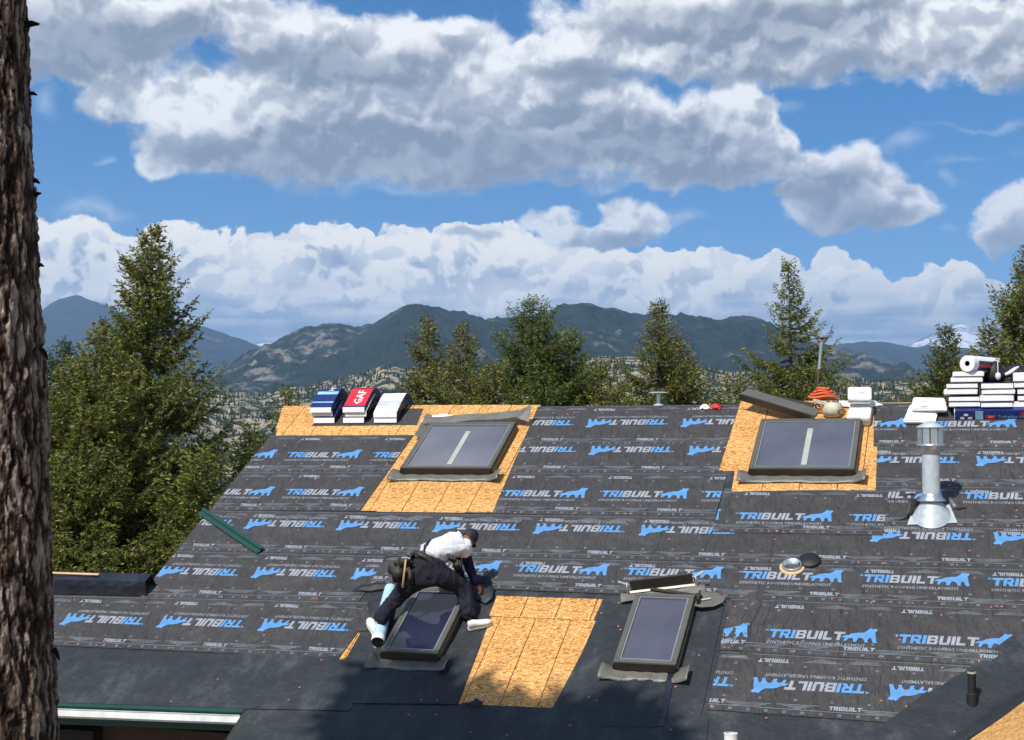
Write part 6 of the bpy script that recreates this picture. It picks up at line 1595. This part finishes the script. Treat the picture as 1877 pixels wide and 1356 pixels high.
# tool belt: a padded ring round the waist with pouches
bc = waist * .45 + hipC * .55; bax = (chest - hipC).normalized(); bu = bax.cross(Vector((0, 1, 0))).normalized(); bv = bax.cross(bu)
vs = []; n = 30
for (dr_, dz_) in ((0, -.038), (.022, -.03), (.028, 0), (.022, .03), (0, .038)):
    for i in range(n):
        a = 2 * pi * i / n; vs.append(bc + (bu * cos(a) * (.176 + dr_) + bv * sin(a) * (.150 + dr_)) + bax * (dz_ + .004 * sin(a * 5)))
mk('tool_belt', vs, [(j * n + i, j * n + (i + 1) % n, (j + 1) * n + (i + 1) % n, (j + 1) * n + i) for j in range(4) for i in range(n)], MAT['leather'], person, None, True)
def pouch(c_, size, tilt, nm='pouch'):
    o = MB().box((0, 0, 0), size, None, 0, 1.18).build(nm, MAT['leather'], person, Matrix.Translation(c_) @ Matrix.Rotation(tilt, 4, 'Y'), bevel=.018)
    o.data.polygons.foreach_set('use_smooth', [True] * len(o.data.polygons)); return o
pouch(pp(731, 1052, -.08), (.16, .12, .20), -.15); pouch(pp(742, 1030, -.12), (.14, .10, .14), -.25); pouch(pp(752, 1058, -.18), (.07, .06, .20), -.06); pouch(pp(720, 1041, .0), (.10, .12, .15), .1)
pouch(pp(838, 1035, .02), (.10, .12, .11), .6); pouch(pp(828, 1024, -.02), (.09, .07, .06), .6)
for (x, y) in ((820, 1014), (831, 1018), (842, 1028)): MB().tube([pp(x, y, -.02), pp(x + 3, y + 9, -.06)], .012, 8).build('tool_loop', MAT['black'], person)
# shoes
def shoe(heel, toe, nm, up_):
    d = (toe - heel); Lh = d.length; y = d.normalized(); z = (up_ - y * up_.dot(y)).normalized(); x = y.cross(z); m = Matrix(((x.x, y.x, z.x, heel.x), (x.y, y.y, z.y, heel.y), (x.z, y.z, z.z, heel.z), (0, 0, 0, 1)))
    n = 16; secs = [(0, .026, .070), (.06, .040, .095), (.28, .044, .100), (.42, .046, .080), (.62, .054, .060), (.82, .050, .048), (.95, .034, .036), (1.0, .012, .024)]; vs = []
    for (t, w, h) in secs:
        for i in range(n):
            a = 2 * pi * i / n; vs.append((cos(a) * w, t * Lh + (.008 if t == 0 else 0), max(.0, .5 * h + sin(a) * h * .5) + .018))
    fs = [(j * n + i, j * n + (i + 1) % n, (j + 1) * n + (i + 1) % n, (j + 1) * n + i) for j in range(len(secs) - 1) for i in range(n)] + [tuple(range(n - 1, -1, -1)), tuple((len(secs) - 1) * n + i for i in range(n))]
    o = mk(nm, vs, fs, MAT['shoe'], person, m, True)
    sole = [(w * 1.08 * sx, t * Lh) for sx in (1,) for (t, w, h) in secs] + [(-w * 1.08, t * Lh) for (t, w, h) in secs[::-1]]
    so = MB().prism(ccw(sole), .0, .022).build('sole', MAT['sole'], o)
    MB().tube([(-.022, Lh * .42, .082), (.022, Lh * .42, .082)], .004, 6).build('lace', MAT['grey_ink'], o); MB().tube([(-.022, Lh * .50, .074), (.022, Lh * .50, .074)], .004, 6).build('lace', MAT['grey_ink'], o)
hR, tR = W3(*on(858, 1154, .012), .012) - org, W3(*on(902, 1142, .012), .012) - org
shoe(hR, tR, 'shoe', NN)
hL, tL = W3(*on(692, 1170, .012), .012) - org, W3(*on(677, 1137, .012), .012) - org
shoe(hL, tL, 'shoe', NN)
# hammer in its loop
hm = at_depth(741, 1052, YM - .22); h0 = at_depth(744, 1024, YM - .22) - hm; h1 = at_depth(738, 1077, YM - .24) - hm
root = empty('hammer', Matrix.Translation(hm), 'hammer with a pale wooden handle hanging from the tool belt of the roofer', 'hammer')
MB().tube([h0, (h0 + h1) / 2, h1], [.011, .012, .016], 10).build('handle', MAT['wood'], root, smooth_=True)
b = MB(); b.tube([h0 + Vector((-.05, 0, .006)), h0 + Vector((.0, 0, .010)), h0 + Vector((.05, 0, .0))], [.014, .017, .012], 10); b.build('head', MAT['galv'], root)
